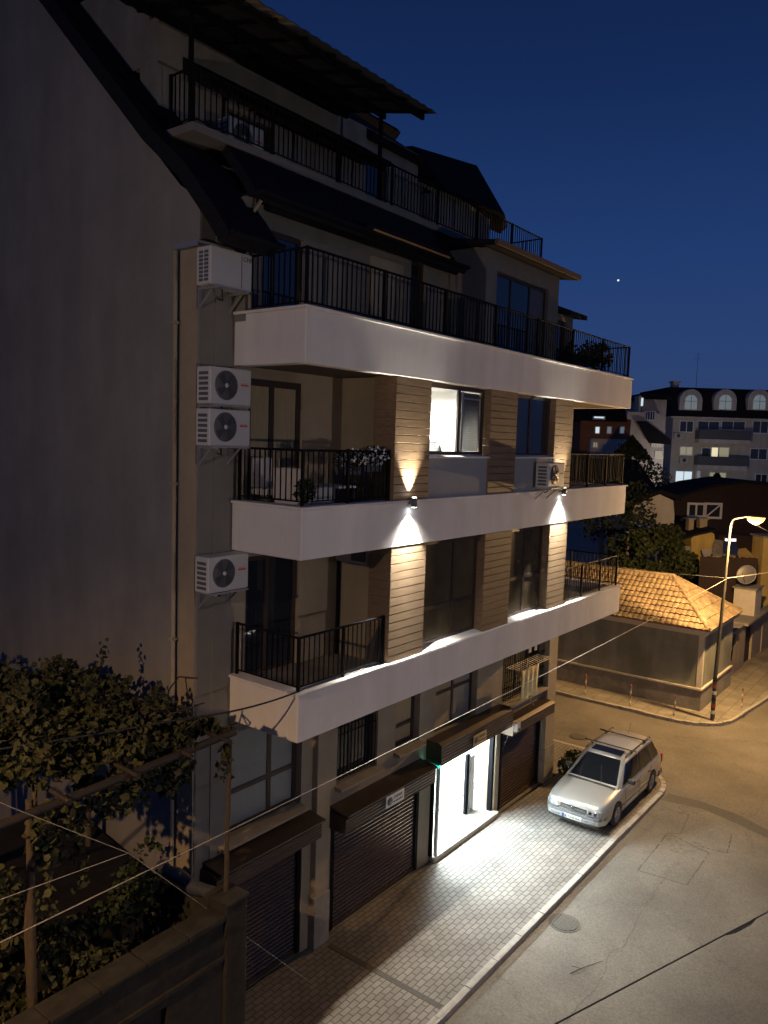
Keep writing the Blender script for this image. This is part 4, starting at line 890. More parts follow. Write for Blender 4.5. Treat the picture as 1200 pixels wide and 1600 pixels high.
ptxt('B 7370 HA', -.022, .34, .088, -.1035, pl, M['black'])
bb = MB(); bb.box(-.108, -.09, .215, .258, .288, .392); carpart(bb, 'plate_band', M['blue'], pl)
em = MB(); em.lathe([(.050, -.024), (.058, -.028), (.058, -.012), (.050, -.012), (.050, -.024)], cw((-.012, 0, .555)), 'x', 28); 
emo = em.build('emblem', M['chrome'], car)
em = MB()
def bar(p, q, r_=.0055): em.tube([cw((-.036, p[0], .555 + p[1])), cw((-.036, q[0], .555 + q[1]))], r_, 6)
bar((.022, .044), (0, .004)); bar((-.022, .044), (0, .004)); bar((.046, .016), (.020, -.044)); bar((.020, -.044), (0, -.006)); bar((0, -.006), (-.020, -.044)); bar((-.020, -.044), (-.046, .016))
em.build('emblem_letters', M['chrome'], emo)
bb = MB(); bb.prism([(4.50, -.80, .26), (4.62, -.72, .26), (4.66, 0, .26), (4.62, .72, .26), (4.50, .80, .26), (4.1, .845, .26), (4.1, -.845, .26)], (0, 0, 1), .2); carpart(bb, 'rear_bumper', M['bumper'], bevel=.03, seg=2)
for s_ in (-1, 1): bb = MB(); bb.box(4.44, 4.56, s_ * .60, s_ * .785, .58, .84); carpart(bb, 'tail_light', M['redlens'], bevel=.02, seg=2)
def wheel(x, y):
    s_ = -1 if y < 0 else 1; W = MB()
    W.lathe([(.20, -.09), (.285, -.09), (.305, -.06), (.308, 0), (.305, .06), (.285, .09), (.20, .09)], cw((x, y, .308)), 'y', 36); wo_ = W.build('wheel', M['black'], car)
    r_ = MB(); r_.lathe([(0, .055 * s_), (.05, .06 * s_), (.07, .05 * s_), (.15, .045 * s_), (.19, .075 * s_), (.205, .088 * s_), (.205, .0)], cw((x, y, .308)), 'y', 36); r_.build('rim', M['hub'], wo_)
    h_ = MB()
    for k in range(7):
        a = k * 2 * PI / 7; h_.lathe([(0, .056 * s_), (.022, .0545 * s_), (.022, .03 * s_)], cw((x + math.cos(a) * .11, y, .308 + math.sin(a) * .11)), 'y', 10)
    h_.build('rim_holes', M['black'], wo_)
for x in (.90, 3.52):
    for y in (-.745, .745): wheel(x, y)
# ------------------------------------------------------------------ corner house across the side street
hs = thing('corner_house', 'low house with dark plastered walls, pale trim and an orange clay tile hip roof', 'house', (32.4, 4, 0))
HX0, HX1, HY0, HY1, HZ = 30.22, 34.55, -.18, 11.0, 3.06
b = MB(); b.box(HX0, HX1, HY0, HY1, -.1, HZ); b.build('wall', M['paint_dark'], hs)
b = MB(); b.box(HX0 - .05, HX1 + .02, HY0 - .05, HY1 + .02, -.12, .80); b.build('plinth', M['concrete'], hs)
b = MB(); b.box(HX0 - .09, HX1, HY0 - .09, HY0 - .05, .80, .87); b.box(HX0 - .09, HX0 - .05, HY0 - .05, HY1, .80, .87); b.box(HX0 - .05, HX1, HY0 - .05, HY0, .80, .86); b.box(HX0 - .05, HX0, HY0, HY1, .80, .86); b.build('string_course', M['trim'], hs)
b = MB(); b.box(HX0 - .025, HX0 + .16, HY0 - .025, HY0 + .16, .87, HZ - .06); b.build('corner_trim', M['trim'], hs)
b = MB(); b.box(HX0 - .2, HX1 + .2, HY0 - .2, HY1, HZ - .06, HZ + .06); b.box(HX0 - .12, HX1 + .1, HY0 - .12, HY1, HZ - .16, HZ - .065); b.build('eave', M['trim'], hs)
def tileface(A, B, Cc, D, rows, name):
    """A,B eave ends; D,Cc ridge ends above A,B. Overlapping courses of barrel tiles."""
    A, B, Cc, D = map(Vector, (A, B, Cc, D)); u = (B - A).normalized(); nrm = u.cross(D - A).normalized()
    if nrm.z < 0: nrm = -nrm
    b = MB(); per = .21
    for r_ in range(rows):
        t0, t1 = r_ / rows, (r_ + 1) / rows + .012
        t1 = min(t1, 1)
        l0, r0, l1, r1 = A.lerp(D, t0), B.lerp(Cc, t0), A.lerp(D, t1), B.lerp(Cc, t1)
        s0, s1 = (l0 - A).dot(u), (r0 - A).dot(u); q0, q1 = (l1 - A).dot(u), (r1 - A).dot(u)
        lo, hi = min(s0, q0), max(s1, q1); n = max(2, int((hi - lo) / (per / 6))); vs = []; base0, base1 = l0 - u * s0, l1 - u * q0
        jit = [random.uniform(-.012, .012) for _ in range(int((hi - lo) / per) + 3)]
        for i in range(n + 1):
            x = lo + (hi - lo) * i / n; ph = x / per; wv = abs(math.sin(PI * ph)) ** .7 * .045; jj = jit[int((x - lo) / per)]
            xa, xb = min(max(x, s0), s1), min(max(x, q0), q1)
            slope = (base1 - base0).normalized() * jj
            vs += [base0 + u * xa + nrm * (wv + .075) + slope, base0 + u * xa + nrm * (.0) + slope, base1 + u * xb + nrm * (wv + .02)]
        b.add(vs, [(3 * i, 3 * i + 3, 3 * i + 5, 3 * i + 2) for i in range(n)] + [(3 * i + 1, 3 * i + 4, 3 * i + 3, 3 * i) for i in range(n)])
    return b.build(name, M['tile'], hs)
ez = HZ + .05; rx, rz = (HX0 + HX1) / 2, 4.62; ry = HY0 + 1.95
tileface((HX0 - .25, HY0 - .25, ez), (HX0 - .25, HY1, ez), (rx, HY1, rz), (rx, ry, rz), 9, 'roof_slope')
tileface((HX0 - .25, HY0 - .25, ez), (HX1 + .25, HY0 - .25, ez), (rx + .01, ry, rz), (rx - .01, ry, rz), 6, 'roof_slope')
tileface((HX1 + .25, HY0 - .25, ez), (HX1 + .25, HY1, ez), (rx, HY1, rz), (rx, ry, rz), 9, 'roof_slope')
b = MB()
def ridge(p, q):
    p, q = Vector(p), Vector(q); n = max(1, int((q - p).length / .38))
    for i in range(n):
        a_, c_ = p.lerp(q, i / n), p.lerp(q, (i + 1) / n + .02); b.tube([a_, c_], [.10, .085], 8, True)
ridge((rx, ry - .05, rz + .03), (rx, HY1, rz + .03)); ridge((HX0 - .22, HY0 - .22, ez + .07), (rx, ry, rz + .04)); ridge((HX1 + .22, HY0 - .22, ez + .07), (rx, ry, rz + .04)); b.build('ridge_tiles', M['tile'], hs)
# bollards
def bollard(loc, label):
    t = thing('bollard', label, 'bollard', loc, 0, 'red and white bollards')
    x, y, z = loc; b = MB(); b.tube([(x, y, z), (x, y, z + .82)], .024, 10); b.build('post', M['metal'], t)
    for k in range(4): b = MB(); b.lathe([(.026, 0), (.026, .10)], (x, y, z + .1 + k * .19), seg=12); b.build('painted_band', M['redpaint'] if k % 2 else M['whitepaint'], t)
    return t
b0 = bollard((29.05, 3.85, 0), 'thin banded bollard on the side street kerb nearest the apartment building')
dup(b0, (29.0, 2.02, 0), label='thin banded bollard midway along the dark wall of the corner house')
dup(b0, (28.98, .35, 0), label='thin banded bollard on the kerb just left of the street lamp')
dup(b0, (31.7, -1.35, 0), label='thin banded bollard on the pavement right of the street lamp')
# outbuilding and yard walls along the street beyond
ob = thing('outbuilding', 'low rendered outbuilding with a flat concrete slab roof beside the tiled house', 'shed', (37, 1, 0))
b = MB(); wall_open(b, 'y', .1, .25, 34.75, 41.6, -.1, 1.98, [(35.4, 36.6, 1.3, 1.75), (38.2, 39.6, -.1, 1.9)]); wall_open(b, 'x', 34.75, .2, .4, 4, -.1, 1.98, []); b.build('wall', M['beige'], ob)
b = MB(); b.box(37.45, 41.8, -.15, 3.2, 1.99, 2.12); b.box(34.8, 37.4, .0, 3.2, 1.99, 2.07); b.build('slab_roof', M['concrete'], ob, bevel=.03, seg=2)
b = MB(); b.box(38.2, 39.6, .2, .26, 0, 1.9); b.build('door', M['fardark'], ob); b = MB(); b.box(35.4, 36.6, .2, .24, 1.3, 1.75); b.build('window_board', M['black'], ob)
b = MB(); b.tube([(34.95, .03, 2.9), (34.95, .03, .2)], .05, 8); b.tube([(35.9, .03, 1.9), (35.5, .0, 1.2), (35.5, .03, .8)], .03, 6); b.build('downpipe', M['rail'], ob)
t = thing('chimney_block', 'square rendered chimney block rising from the slab roof under the satellite dish', 'chimney', (40, .6, 2.1))
b = MB(); b.box(39.4, 40.7, .05, 1.0, 2.12, 3.35); b.build('stack', M['trim'], t); b = MB(); b.box(39.33, 40.77, -.02, 1.07, 3.35, 3.42); b.build('cap', M['concrete'], t)
t = thing('satellite_dish', 'grey round satellite dish above the chimney block beside the lamp pole', 'satellite dish', (39.8, .5, 3.6))
Md = Matrix.Translation((39.7, .55, 3.98)) @ Matrix.Rotation(math.radians(-68), 4, 'Y') @ Matrix.Rotation(math.radians(-12), 4, 'X')
b = MB(); b.lathe([(r_ / 10 * .47, (r_ / 10) ** 2 * .10) for r_ in range(11)], (0, 0, 0), seg=30); b.v = [Md @ Vector(v) for v in b.v]; do = b.build('dish', M['metal'], t); q = do.modifiers.new('s', 'SOLIDIFY'); q.thickness = .012
b = MB(); b.tube([Md @ Vector((-.4, 0, .08)), Md @ Vector((-.05, 0, .52))], .014, 6); b.build('feed_arm', M['acdark'], t)
b = MB(); b.tube([(39.9, .6, 3.42), (39.9, .58, 3.8), (39.75, .56, 3.97)], .025, 6); b.build('mast', M['metal'], t)
t = thing('street_wall', 'long low rendered garden wall along the street beyond the outbuilding', 'wall', (48, .1, 0))
b = MB(); b.box(41.5, 60, .05, .3, -.1, 1.9); b.build('wall', M['beige'], t); b = MB(); b.box(41.45, 60, -.02, .37, 1.9, 1.98); b.build('coping', M['concrete'], t)
# ------------------------------------------------------------------ neighbour's yard: wall, pergola, vine, plants
fw_ = thing('yard_wall', 'weathered stone yard wall with a tall pillar at the near left', 'wall', (5, 0, 0))
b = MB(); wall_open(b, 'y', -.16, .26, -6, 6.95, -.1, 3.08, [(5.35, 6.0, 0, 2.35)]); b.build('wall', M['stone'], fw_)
b = MB(); 
for i in range(20):
    x = -6 + i * .648; b.box(x, x + .64, -.22, .16, 3.08 + random.uniform(-.01, .01), 3.17 + random.uniform(-.015, .015))
b.build('coping', M['stone'], fw_, bevel=.02, seg=2)
b = MB(); b.box(6.95, 7.34, -.22, .20, -.1, 3.26); b.build('pillar', M['stone'], fw_, bevel=.02, seg=2)
b = MB(); b.box(6.92, 7.37, -.25, .23, 3.26, 3.33); b.build('pillar_cap', M['stone'], fw_, bevel=.02)
b = MB(); b.box(7.05, 7.28, .2, 1.56, -.1, 3.0); b.build('wall', M['stone'], fw_)
b = MB(); b.box(-6, 6.95, -.2, -.16, 2.50, 2.56); b.build('ledge', M['stone'], fw_)
b = MB(); b.box(5.36, 5.99, -.06, -.02, .0, 2.34); g_ = b.build('gate', M['fardark'], fw_)
b = MB(); 
for i in range(5): b.box(5.4 + i * .12, 5.41 + i * .12, -.066, -.06, .05, 2.3)
b.build('gate_board_lines', M['black'], g_)
t = thing('rolled_tarpaulin', 'rolled dark bluish tarpaulin lying on the yard wall beside the pillar', 'tarpaulin', (7.17, .9, 3.1))
b = MB(); b.tube([(7.17 + .02 * math.sin(i * 1.3), .26 + i * .13, 3.12 + .015 * math.sin(i)) for i in range(11)], [.10 + .012 * math.sin(i * 2.1) for i in range(11)], 12); b.build('roll', mat('tarpaulin', (.05, .055, .075), .55, var=.2, scale=6), t)
yd = thing('yard_shed', 'small dark shed roof behind the yard wall under the vine', 'shed', (6, 3.4, 0))
b = MB(); b.box(4.6, 7.6, 2.6, 5.2, -.1, 2.3); b.build('wall', M['stone'], yd); b = MB(); b.prism([(4.4, 2.4, 2.32), (4.4, 2.4, 2.40), (4.4, 5.3, 2.85), (4.4, 5.3, 2.77)], (1, 0, 0), 3.3); b.build('roof', M['roofdark'], yd)
pg = thing('vine_pergola', 'timber pergola with long beam carrying a grape vine over the yard', 'pergola', (5, 2, 0))
for y, x1 in ((-.03, 7.22), (1.9, 7.5), (3.9, 7.6)):
    b = MB(); b.tube([(1.5, y, 5.50), (3.5, y, 5.56), (5.2, y, 5.60), (x1, y, 5.67)], .055, 8); b.build('beam', M['beam'], pg)
for x in (4.6, 5.5, 6.3, 6.95):
    b = MB(); b.tube([(x, -.25, 5.66), (x + .03, 2, 5.70), (x, 4.4, 5.72)], .032, 8); b.build('rafter', M['beam'], pg)
b = MB(); b.tube([(7.16, .04, 3.3), (7.17, .03, 4.4), (7.17, .0, 5.55)], [.035, .032, .03], 8); b.build('post', M['bark'], pg)
b = MB(); b.tube([(7.0, -.1, 5.62), (7.17, .0, 5.5), (7.25, .05, 5.48)], .02, 6); b.tube([(7.12, -.02, 5.5), (7.2, .1, 5.38), (7.22, .04, 5.3)], .02, 6); b.build('lashing', M['beam'], pg)
for x, y in ((4.45, .35), (4.2, 3.9), (7.3, 3.8)):
    b = MB(); b.tube([(x, y, 0), (x + .02, y, 3), (x, y, 5.55)], [.06, .05, .045], 8); b.build('post', M['bark'], pg)
vn = thing('grape_vine', 'leafy grape vine sprawling over the pergola with hanging tendrils', 'vine', (5, 2, 5.6))
b = MB(); random.seed(21)
for (cx, cy, cz_, rx_, ry_, rz_, n) in ((4.9, 1.0, 5.88, 1.0, 1.0, .36, 1000), (5.9, .8, 5.82, .8, .8, .24, 640), (6.6, .35, 5.76, .55, .45, .16, 360), (6.95, .05, 5.68, .25, .15, .08, 70), (6.1, 2.1, 5.9, 1.0, .9, .3, 700),
                                     (5.2, 2.6, 5.95, 1.0, 1.1, .4, 700), (6.0, 3.4, 5.95, 1.0, .8, .3, 420), (4.3, 2.2, 6.0, .8, 1.2, .45, 450), (6.8, 1.3, 5.74, .4, .7, .16, 260), (6.98, .7, 5.66, .18, .35, .10, 60),
                                     (5.6, .15, 5.35, .5, .25, .35, 200), (6.35, .25, 5.35, .3, .3, .42, 150), (4.8, .3, 5.1, .4, .3, .5, 160), (6.0, 1.6, 5.2, .6, .5, .35, 260), (6.6, 1.2, 5.15, .2, .2, .5, 80)):
    leaves(b, int(n * 1.35), ell(cx, cy, cz_, rx_, ry_, rz_, .28, 2.2), .105, .25)
for (x, y, z, dx, dy, dz, n) in ((6.5, 2.4, 6.0, .35, .1, .6, 34), (6.8, 1.4, 5.8, .25, 0, .3, 18), (5.6, 2.9, 6.1, -.1, 0, .4, 16), (7.05, 0, 5.5, .10, .1, -.55, 40), (6.8, .9, 5.5, .3, .25, -1.1, 45), (7.0, 1.5, 5.5, .35, .1, -1.4, 40), (5.0, .3, 5.0, .1, 0, -.8, 40), (4.6, .2, 5.2, 0, 0, -1.1, 50), (6.2, .6, 5.4, .1, .1, -.8, 36), (6.4, .2, 5.8, .1, -.1, .2, 10)):
    for k in range(n):
        q = k / n; c0 = (x + dx * q + random.gauss(0, .05), y + dy * q + random.gauss(0, .05), z + dz * q); leaves(b, 1, lambda: c0, .12 * (1 - .4 * q), .1)
b.build('foliage', M['leaf'], vn)
b = MB(); random.seed(3)
for k in range(16):
    x, y = random.uniform(4.4, 6.9), random.uniform(0, 3.5); p = [(x, y, 5.7)]
    for i in range(6): x += random.uniform(-.05, .35); y += random.uniform(-.25, .25); p.append((x, y, 5.75 + random.uniform(-.06, .25)))
    b.tube(p, .014, 5)
b.tube([(4.45, .42, 0), (4.5, .4, 2), (4.42, .38, 4), (4.6, .5, 5.6)], [.05, .04, .035, .03], 7); b.build('stems', M['bark'], vn)
def bushy(name, label, cat, loc, blobs, m, size, stems=(), group=None):
    t = thing(name, label, cat, loc, 0, group); b = MB()
    for q in blobs: leaves(b, q[6], ell(*q[:6], .3, 2.0), size, .2)
    b.build('foliage', m, t); b = MB()
    for p in stems: b.tube(p[0], p[1], 7)
    b.build('trunk' if name.endswith('tree') else 'stems', M['bark'], t); return t
bushy('yard_shrub', 'dense leafy shrub behind the yard wall at the lower left edge', 'shrub', (4.6, .9, 0), [(4.7, .8, 3.1, .9, .45, .7, 900), (5.3, .55, 2.9, .6, .3, .45, 420), (4.3, .9, 4.0, .5, .5, .6, 420)], M['leaf'], .10, [([(4.6, .7, 0), (4.7, .7, 2), (4.9, .6, 3.2)], [.05, .04, .02])])
bushy('yard_shrub', 'sparse dark shrub between the yard wall and the gable', 'shrub', (6.6, 1.3, 0), [(6.5, 1.3, 2.9, .7, .5, .6, 600), (7.1, 1.9, 3.0, .35, .3, .5, 240), (5.7, 1.2, 2.7, .6, .4, .5, 350)], M['leafdark'], .09, [([(6.6, 1.2, 0), (6.5, 1.3, 1.6), (6.6, 1.3, 3.0)], [.04, .03, .02])])
bushy('yard_tree', 'dark tree rising beyond the vine at the left edge', 'tree', (5.6, 5.0, 0), [(5.4, 5.2, 5.3, 1.1, 1.0, 1.0, 1500), (6.2, 5.4, 5.0, .8, .8, .8, 900), (6.8, 5.0, 4.7, .6, .6, .7, 500)], M['leafdark'], .12, [([(5.8, 5.2, 0), (5.8, 5.2, 3), (5.7, 5.2, 5.8)], [.12, .09, .04]), ([(5.8, 5.2, 3.2), (6.4, 5.3, 5.2)], [.06, .03])])
# ------------------------------------------------------------------ cables
def cable(pts, r, m, label, sag=0):
    P = []
    for a, c in zip(pts, pts[1:]):
        a, c = Vector(a), Vector(c); n = 14
        for i in range(n + (c is pts[-1])):
            q = i / n; p = a.lerp(c, q); p.z -= sag * 4 * q * (1 - q); P.append(p)
    P.append(Vector(pts[-1])); b = MB(); b.tube(P, r, 6); return tag(b.build('overhead_cable', m), label, 'cable')
cable([(29.5, -1.02, 5.26), (2.6, -.56, 4.62)], .007, M['cablew'], 'long pale cable crossing the street from the lamp pole along the garages', .10)
cable([(8.5, .0, 5.93), (6.6, .2, 5.98), (1.0, 1.2, 6.5)], .014, M['cable'], 'black cable running from the corner of the lowest balcony over the vine', .06)
cable([(29.5, -1.02, 5.28), (26.0, 9.0, 5.9)], .012, M['cable'], 'dark cable leaving the lamp pole over the tiled roof', .15)
cable([(29.5, -1.02, 5.28), (60, -4.5, 5.0)], .014, M['cablew'], 'pale cable leaving the lamp pole along the far street', .4)
cable([(29.4, -1.6, 7.4), (40, -4.2, 5.0)], .010, M['cable'], 'thin lead dropping from the lamp head towards the far street', .2)
cable([(2.5, -5.38, 6.03), (4.58, -6.12, 6.0), (6.91, -6.94, 6.0), (9.5, -7.85, 6.05)], .006, M['cable'], 'dark wire crossing over the road in the foreground')
b = MB(); b.tube([(6.36, -6.75, 6.0), (6.46, -6.79, 5.995), (6.66, -6.86, 5.995), (6.74, -6.88, 6.0)], [.008, .016, .015, .008], 7); tag(b.build('cable_splice', M['cable']), 'thick taped splice on the dark foreground wire over the road', 'cable splice')
cable([(3.5, -.3, 6.2), (3.93, -.3, 5.85), (5.32, -.3, 4.78), (9.9, .9, 0.02)], .005, M['cablew'], 'pale guy wire slanting down over the yard wall to the pavement')
cable([(3.2, -.3, 4.95), (3.78, -.3, 4.91), (5.32, -.3, 4.78)], .005, M['cablew'], 'pale side wire meeting the guy wire above the yard')
b = MB(); b.tube([(13.35, -2.62, -.10), (13.6, -2.72, -.09), (14.1, -2.95, -.10)], [.010, .009, .004], 5); b.tube([(13.6, -2.72, -.09), (13.55, -2.55, -.09)], .005, 5); tag(b.build('fallen_twig', M['bark']), 'thin dark twig lying on the road near the kerb', 'twig')
# ------------------------------------------------------------------ background houses (built in their own frame: u right, d away, z up)
def far(name, label, D, cat='building', turn=0, du=0, group=None):
    t = thing(name, label, cat, wp(du, D), YAW + math.radians(turn), group); t['D'] = D; t['du'] = du; return t
def lb(b, name, m, par, **k):
    o = origin(par); r = par
    b.v = [Vector(v) + o for v in b.v]; return b.build(name, m, par, **k)
def loc(t, px, py):
    u, z = hr(px, py, t['D']); return u - t['du'], z
def rect(t, p0, p1): (u0, z0), (u1, z1) = loc(t, *p0), loc(t, *p1); return min(u0, u1), max(u0, u1), min(z0, z1), max(z0, z1)
def fwin(t, p0, p1, m, mull=1, fm=None, proud=.06, fw=.09, name='window'):
    u0, u1, z0, z1 = rect(t, p0, p1); b = MB(); fm = fm or M['frame_white']
    b.box(u0, u1, -proud, .05, z0, z0 + fw); b.box(u0, u1, -proud, .05, z1 - fw, z1); b.box(u0, u0 + fw, -proud, .05, z0 + fw, z1 - fw); b.box(u1 - fw, u1, -proud, .05, z0 + fw, z1 - fw)
    for i in range(1, mull + 1): q = u0 + (u1 - u0) * i / (mull + 1); b.box(q - fw * .4, q + fw * .4, -proud + .004, .05, z0 + fw, z1 - fw)
    f = lb(b, name, fm, t); p = MB(); p.box(u0 + fw * .7, u1 - fw * .7, -proud * .4, .02, z0 + fw * .7, z1 - fw * .7); lb(p, 'pane', m, f); return f
# mansard apartment block
A = far('mansard_block', 'grey apartment block with dark mansard roof and three white arched dormer windows', 89)
u0, _, _, zt = rect(A, (1052, 652), (1060, 652)); u1 = u0 + 21
b = MB(); b.box(u0, u1, 0, 12, -2, zt); lb(b, 'wall', M['farwall'], A)
_, z1 = loc(A, 1060, 604); b = MB(); b.prism([(u0 - .3, -.35, zt), (u0 - .3, .9, z1), (u0 - .3, 11.2, z1), (u0 - .3, 12.3, zt)], (1, 0, 0), u1 - u0 + .6); lb(b, 'mansard_roof', M['roofdark'], A)
b = MB(); b.box(u0 - .4, u1 + .4, -.5, 12.4, zt - .12, zt + .1); lb(b, 'eave', M['farwall2'], A)
for cx, mt in ((1077.5, M['litdim']), (1131, M['litdim']), (1184, M['litdim'])):
    uc, zb = loc(A, cx, 641); w_ = 1.28; h_ = 2.35
    pts = [(uc - w_, -.25, zb), (uc - w_, -.25, zb + h_ - w_)] + [(uc - w_ * math.cos(a), -.25, zb + h_ - w_ + w_ * math.sin(a)) for a in [PI * k / 14 for k in range(1, 14)]] + [(uc + w_, -.25, zb + h_ - w_), (uc + w_, -.25, zb)]
    b = MB(); b.prism(pts, (0, 1, 0), 1.6); d_ = lb(b, 'dormer', M['farwall2'], A)
    w_, h_ = .68, 1.72
    pts = [(uc - w_, -.30, zb + .1), (uc - w_, -.30, zb + h_ - w_)] + [(uc - w_ * math.cos(a), -.30, zb + h_ - w_ + w_ * math.sin(a)) for a in [PI * k / 14 for k in range(1, 14)]] + [(uc + w_, -.30, zb + h_ - w_), (uc + w_, -.30, zb + .1)]
    b = MB(); b.prism(pts, (0, 1, 0), .1); lb(b, 'arched_window', mt, d_)
    b = MB(); b.box(uc - .04, uc + .04, -.34, -.30, zb + .1, zb + h_); b.box(uc - w_, uc + w_, -.34, -.30, zb + .95, zb + 1.03); lb(b, 'glazing_bar', M['frame_white'], d_)
for p0, p1, m_, n_ in (((1062, 657), (1083, 676), M['glassfar'], 1), ((1090, 657), (1124, 673), M['glassfar'], 1), ((1127, 657), (1164, 673), M['glassfar'], 1), ((1176, 657), (1200, 678), M['glassfar'], 1), ((1204, 657), (1228, 678), M['glassfar'], 1),
                       ((1062, 697), (1082, 712), M['litdimw'], 1), ((1096, 699), (1110, 718), M['glassfar'], 0), ((1111, 698), (1122, 715), M['litwin'], 0), ((1123, 698), (1139, 715), M['litdimw'], 0), ((1172, 700), (1198, 719), M['glassfar'], 1),
                       ((1055, 735), (1081, 755), M['litcool'], 1), ((1088, 735), (1094, 752), M['litdim'], 0), ((1108, 737), (1134, 754), M['litdimw'], 1), ((1180, 740), (1198, 759), M['glassfar'], 1), ((1053, 772), (1062, 778), M['litcool'], 0)):
    fwin(A, p0, p1, m_, n_)
for (p0, p1) in (((1085, 692), (1165, 689)), ((1083, 733), (1160, 729))):
    a0, a1, c0, c1 = rect(A, p0, p1); b = MB(); b.box(a0, a1, -1.3, .02, c0, c1 + .05); s_ = lb(b, 'balcony_slab', M['farwall2'], A)
    b = MB(); b.box(a0, a1, -1.3, -1.26, c1 + .05, c1 + 1.05); b.box(a0, a0 + .04, -1.26, 0, c1 + .05, c1 + 1.05); b.box(a1 - .04, a1, -1.26, 0, c1 + .05, c1 + 1.05); lb(b, 'balustrade', M['acdark'], s_)
a0, a1, c0, c1 = rect(A, (1060, 604), (1069, 596)); b = MB(); b.box(a0, a1, 1.5, 2.6, c0 - .2, c1); b.box(a0 - .15, a1 + .15, 1.4, 2.7, c1, c1 + .15); lb(b, 'chimney', M['farwall'], A)
uu, zz = loc(A, 1104, 604); b = MB(); b.tube([(uu, 3, zz - .3), (uu, 3, zz + 4)], .03, 5); b.tube([(uu - .5, 3, zz + 3.4), (uu + .5, 3, zz + 3.4)], .015, 4); lb(b, 'antenna', M['metal'], A)
for px, py in ((1058, 681), (1067, 719), (1061, 780)):
    uu, zz = loc(A, px, py); b = MB(); b.box(uu - .45, uu + .45, -.4, -.05, zz - .3, zz + .3); q = lb(b, 'cooling_unit', M['acwhite'], A); b = MB(); b.lathe([(0, -.42), (.22, -.42), (.22, -.40)], (uu, 0, zz), 'y', 14); lb(b, 'fan', M['acdark'], q)
# stepped grey house
B_ = far('stepped_house', 'pale grey house with stepped roofs and a lit stair window left of the mansard block', 76)
def fbox(t, p0, p1, d0, d1, name, m, zbot=None, par=None):
    a0, a1, c0, c1 = rect(t, p0, p1); b = MB(); b.box(a0, a1, d0, d1, c0 if zbot is None else zbot, c1); return lb(b, name, m, par or t)
fbox(B_, (976, 720), (1040, 645), 0, 9, 'wall', M['farwall2'], -2)
fbox(B_, (1008, 700), (1051, 622), 1.5, 9, 'upper_wall', M['farwall'], 0)
a0, a1, c0, c1 = rect(B_, (1003, 622), (1052, 614)); b = MB(); b.prism([(a0, 1.0, c0), (a0 + .6, 1.0, c1), (a1 + .4, 1.0, c1 - .1), (a1 + .4, 1.0, c0)], (0, 1, 0), 8); lb(b, 'roof', M['roofdark'], B_)
fbox(B_, (1000, 655), (1006, 618), .6, 2, 'stair_tower', M['farwall'], None)
fwin(B_, (1001, 621), (1005, 635), M['litcool'], 0, fw=.04, name='stair_window')
a0, a1, c0, c1 = rect(B_, (994, 658), (1046, 690)); b = MB(); b.prism([(a0, -.4, c1), (a0 + .9, -.4, c1), (a1, -.4, c0 + .2), (a1, -.4, c0 - .3), (a0 + 1.4, -.4, c0 - .2)], (0, 1, 0), .42); lb(b, 'lower_roof', M['roofdark'], B_)
fwin(B_, (1008, 642), (1023, 657), M['glassfar'], 3, fw=.06); fwin(B_, (1018, 683), (1036, 699), M['litdimw'], 3, fw=.08); fwin(B_, (1023, 704), (1035, 717), M['litdimw'], 1, fw=.06)
# brown mansard house seen through the right balcony
Cc = far('brown_house', 'brown house with dark mansard roof and a bright skylight seen through the right balconies', 68)
fbox(Cc, (905, 705), (986, 655), 0, 9, 'wall', M['farbrick'], -2)
fbox(Cc, (918, 705), (984, 687), -.8, 0, 'lower_wall', M['farwall2'], -2)
a0, a1, c0, c1 = rect(Cc, (900, 657), (980, 632)); b = MB(); b.prism([(a0, -.4, c0), (a0, .8, c1), (a0, 8, c1 + .3), (a0, 9, c0)], (1, 0, 0), a1 - a0); lb(b, 'mansard_roof', M['roofdark'], Cc)
fwin(Cc, (925, 650), (943, 656.5), M['litcool'], 0, proud=.5, fw=.05, name='skylight')
for x, m_ in ((929.5, M['litcool']), (948, M['litdim']), (968, M['litdim'])): fwin(Cc, (x, 666), (x + 7.5, 678), m_, 0, fw=.06)
for x in (922, 960): fwin(Cc, (x, 690), (x + 8, 700), M['litdimw'] if x < 950 else M['glassfar'], 1, fw=.07).location.y = -.8
# conifer before it
def conifer(name, label, px, py0, py1, D, r):
    u, z0 = hr(px, py0, D); _, z1 = hr(px, py1, D); p = wp(u, D, 0); t = thing(name, label, 'tree', p); b = MB()
    for k in range(900):
        q = random.random() ** .8; rr = r * (1 - q) * random.uniform(.3, 1); a = random.uniform(0, 6.28); c0 = (p.x + math.cos(a) * rr, p.y + math.sin(a) * rr, z0 + (z1 - z0) * q - rr * .25); leaves(b, 1, lambda: c0, .32)
    b.build('foliage', M['leafdark'], t); b = MB(); b.tube([(p.x, p.y, -.1), (p.x, p.y, z1)], [.2, .03], 7); b.build('trunk', M['bark'], t)
conifer('conifer_tree', 'small dark conifer standing before the stepped house', 986, 715, 683, 60, 2.2)
conifer('conifer_tree', 'pointed conifer top behind the brown clad house', 1119, 765, 741, 56, 1.2)
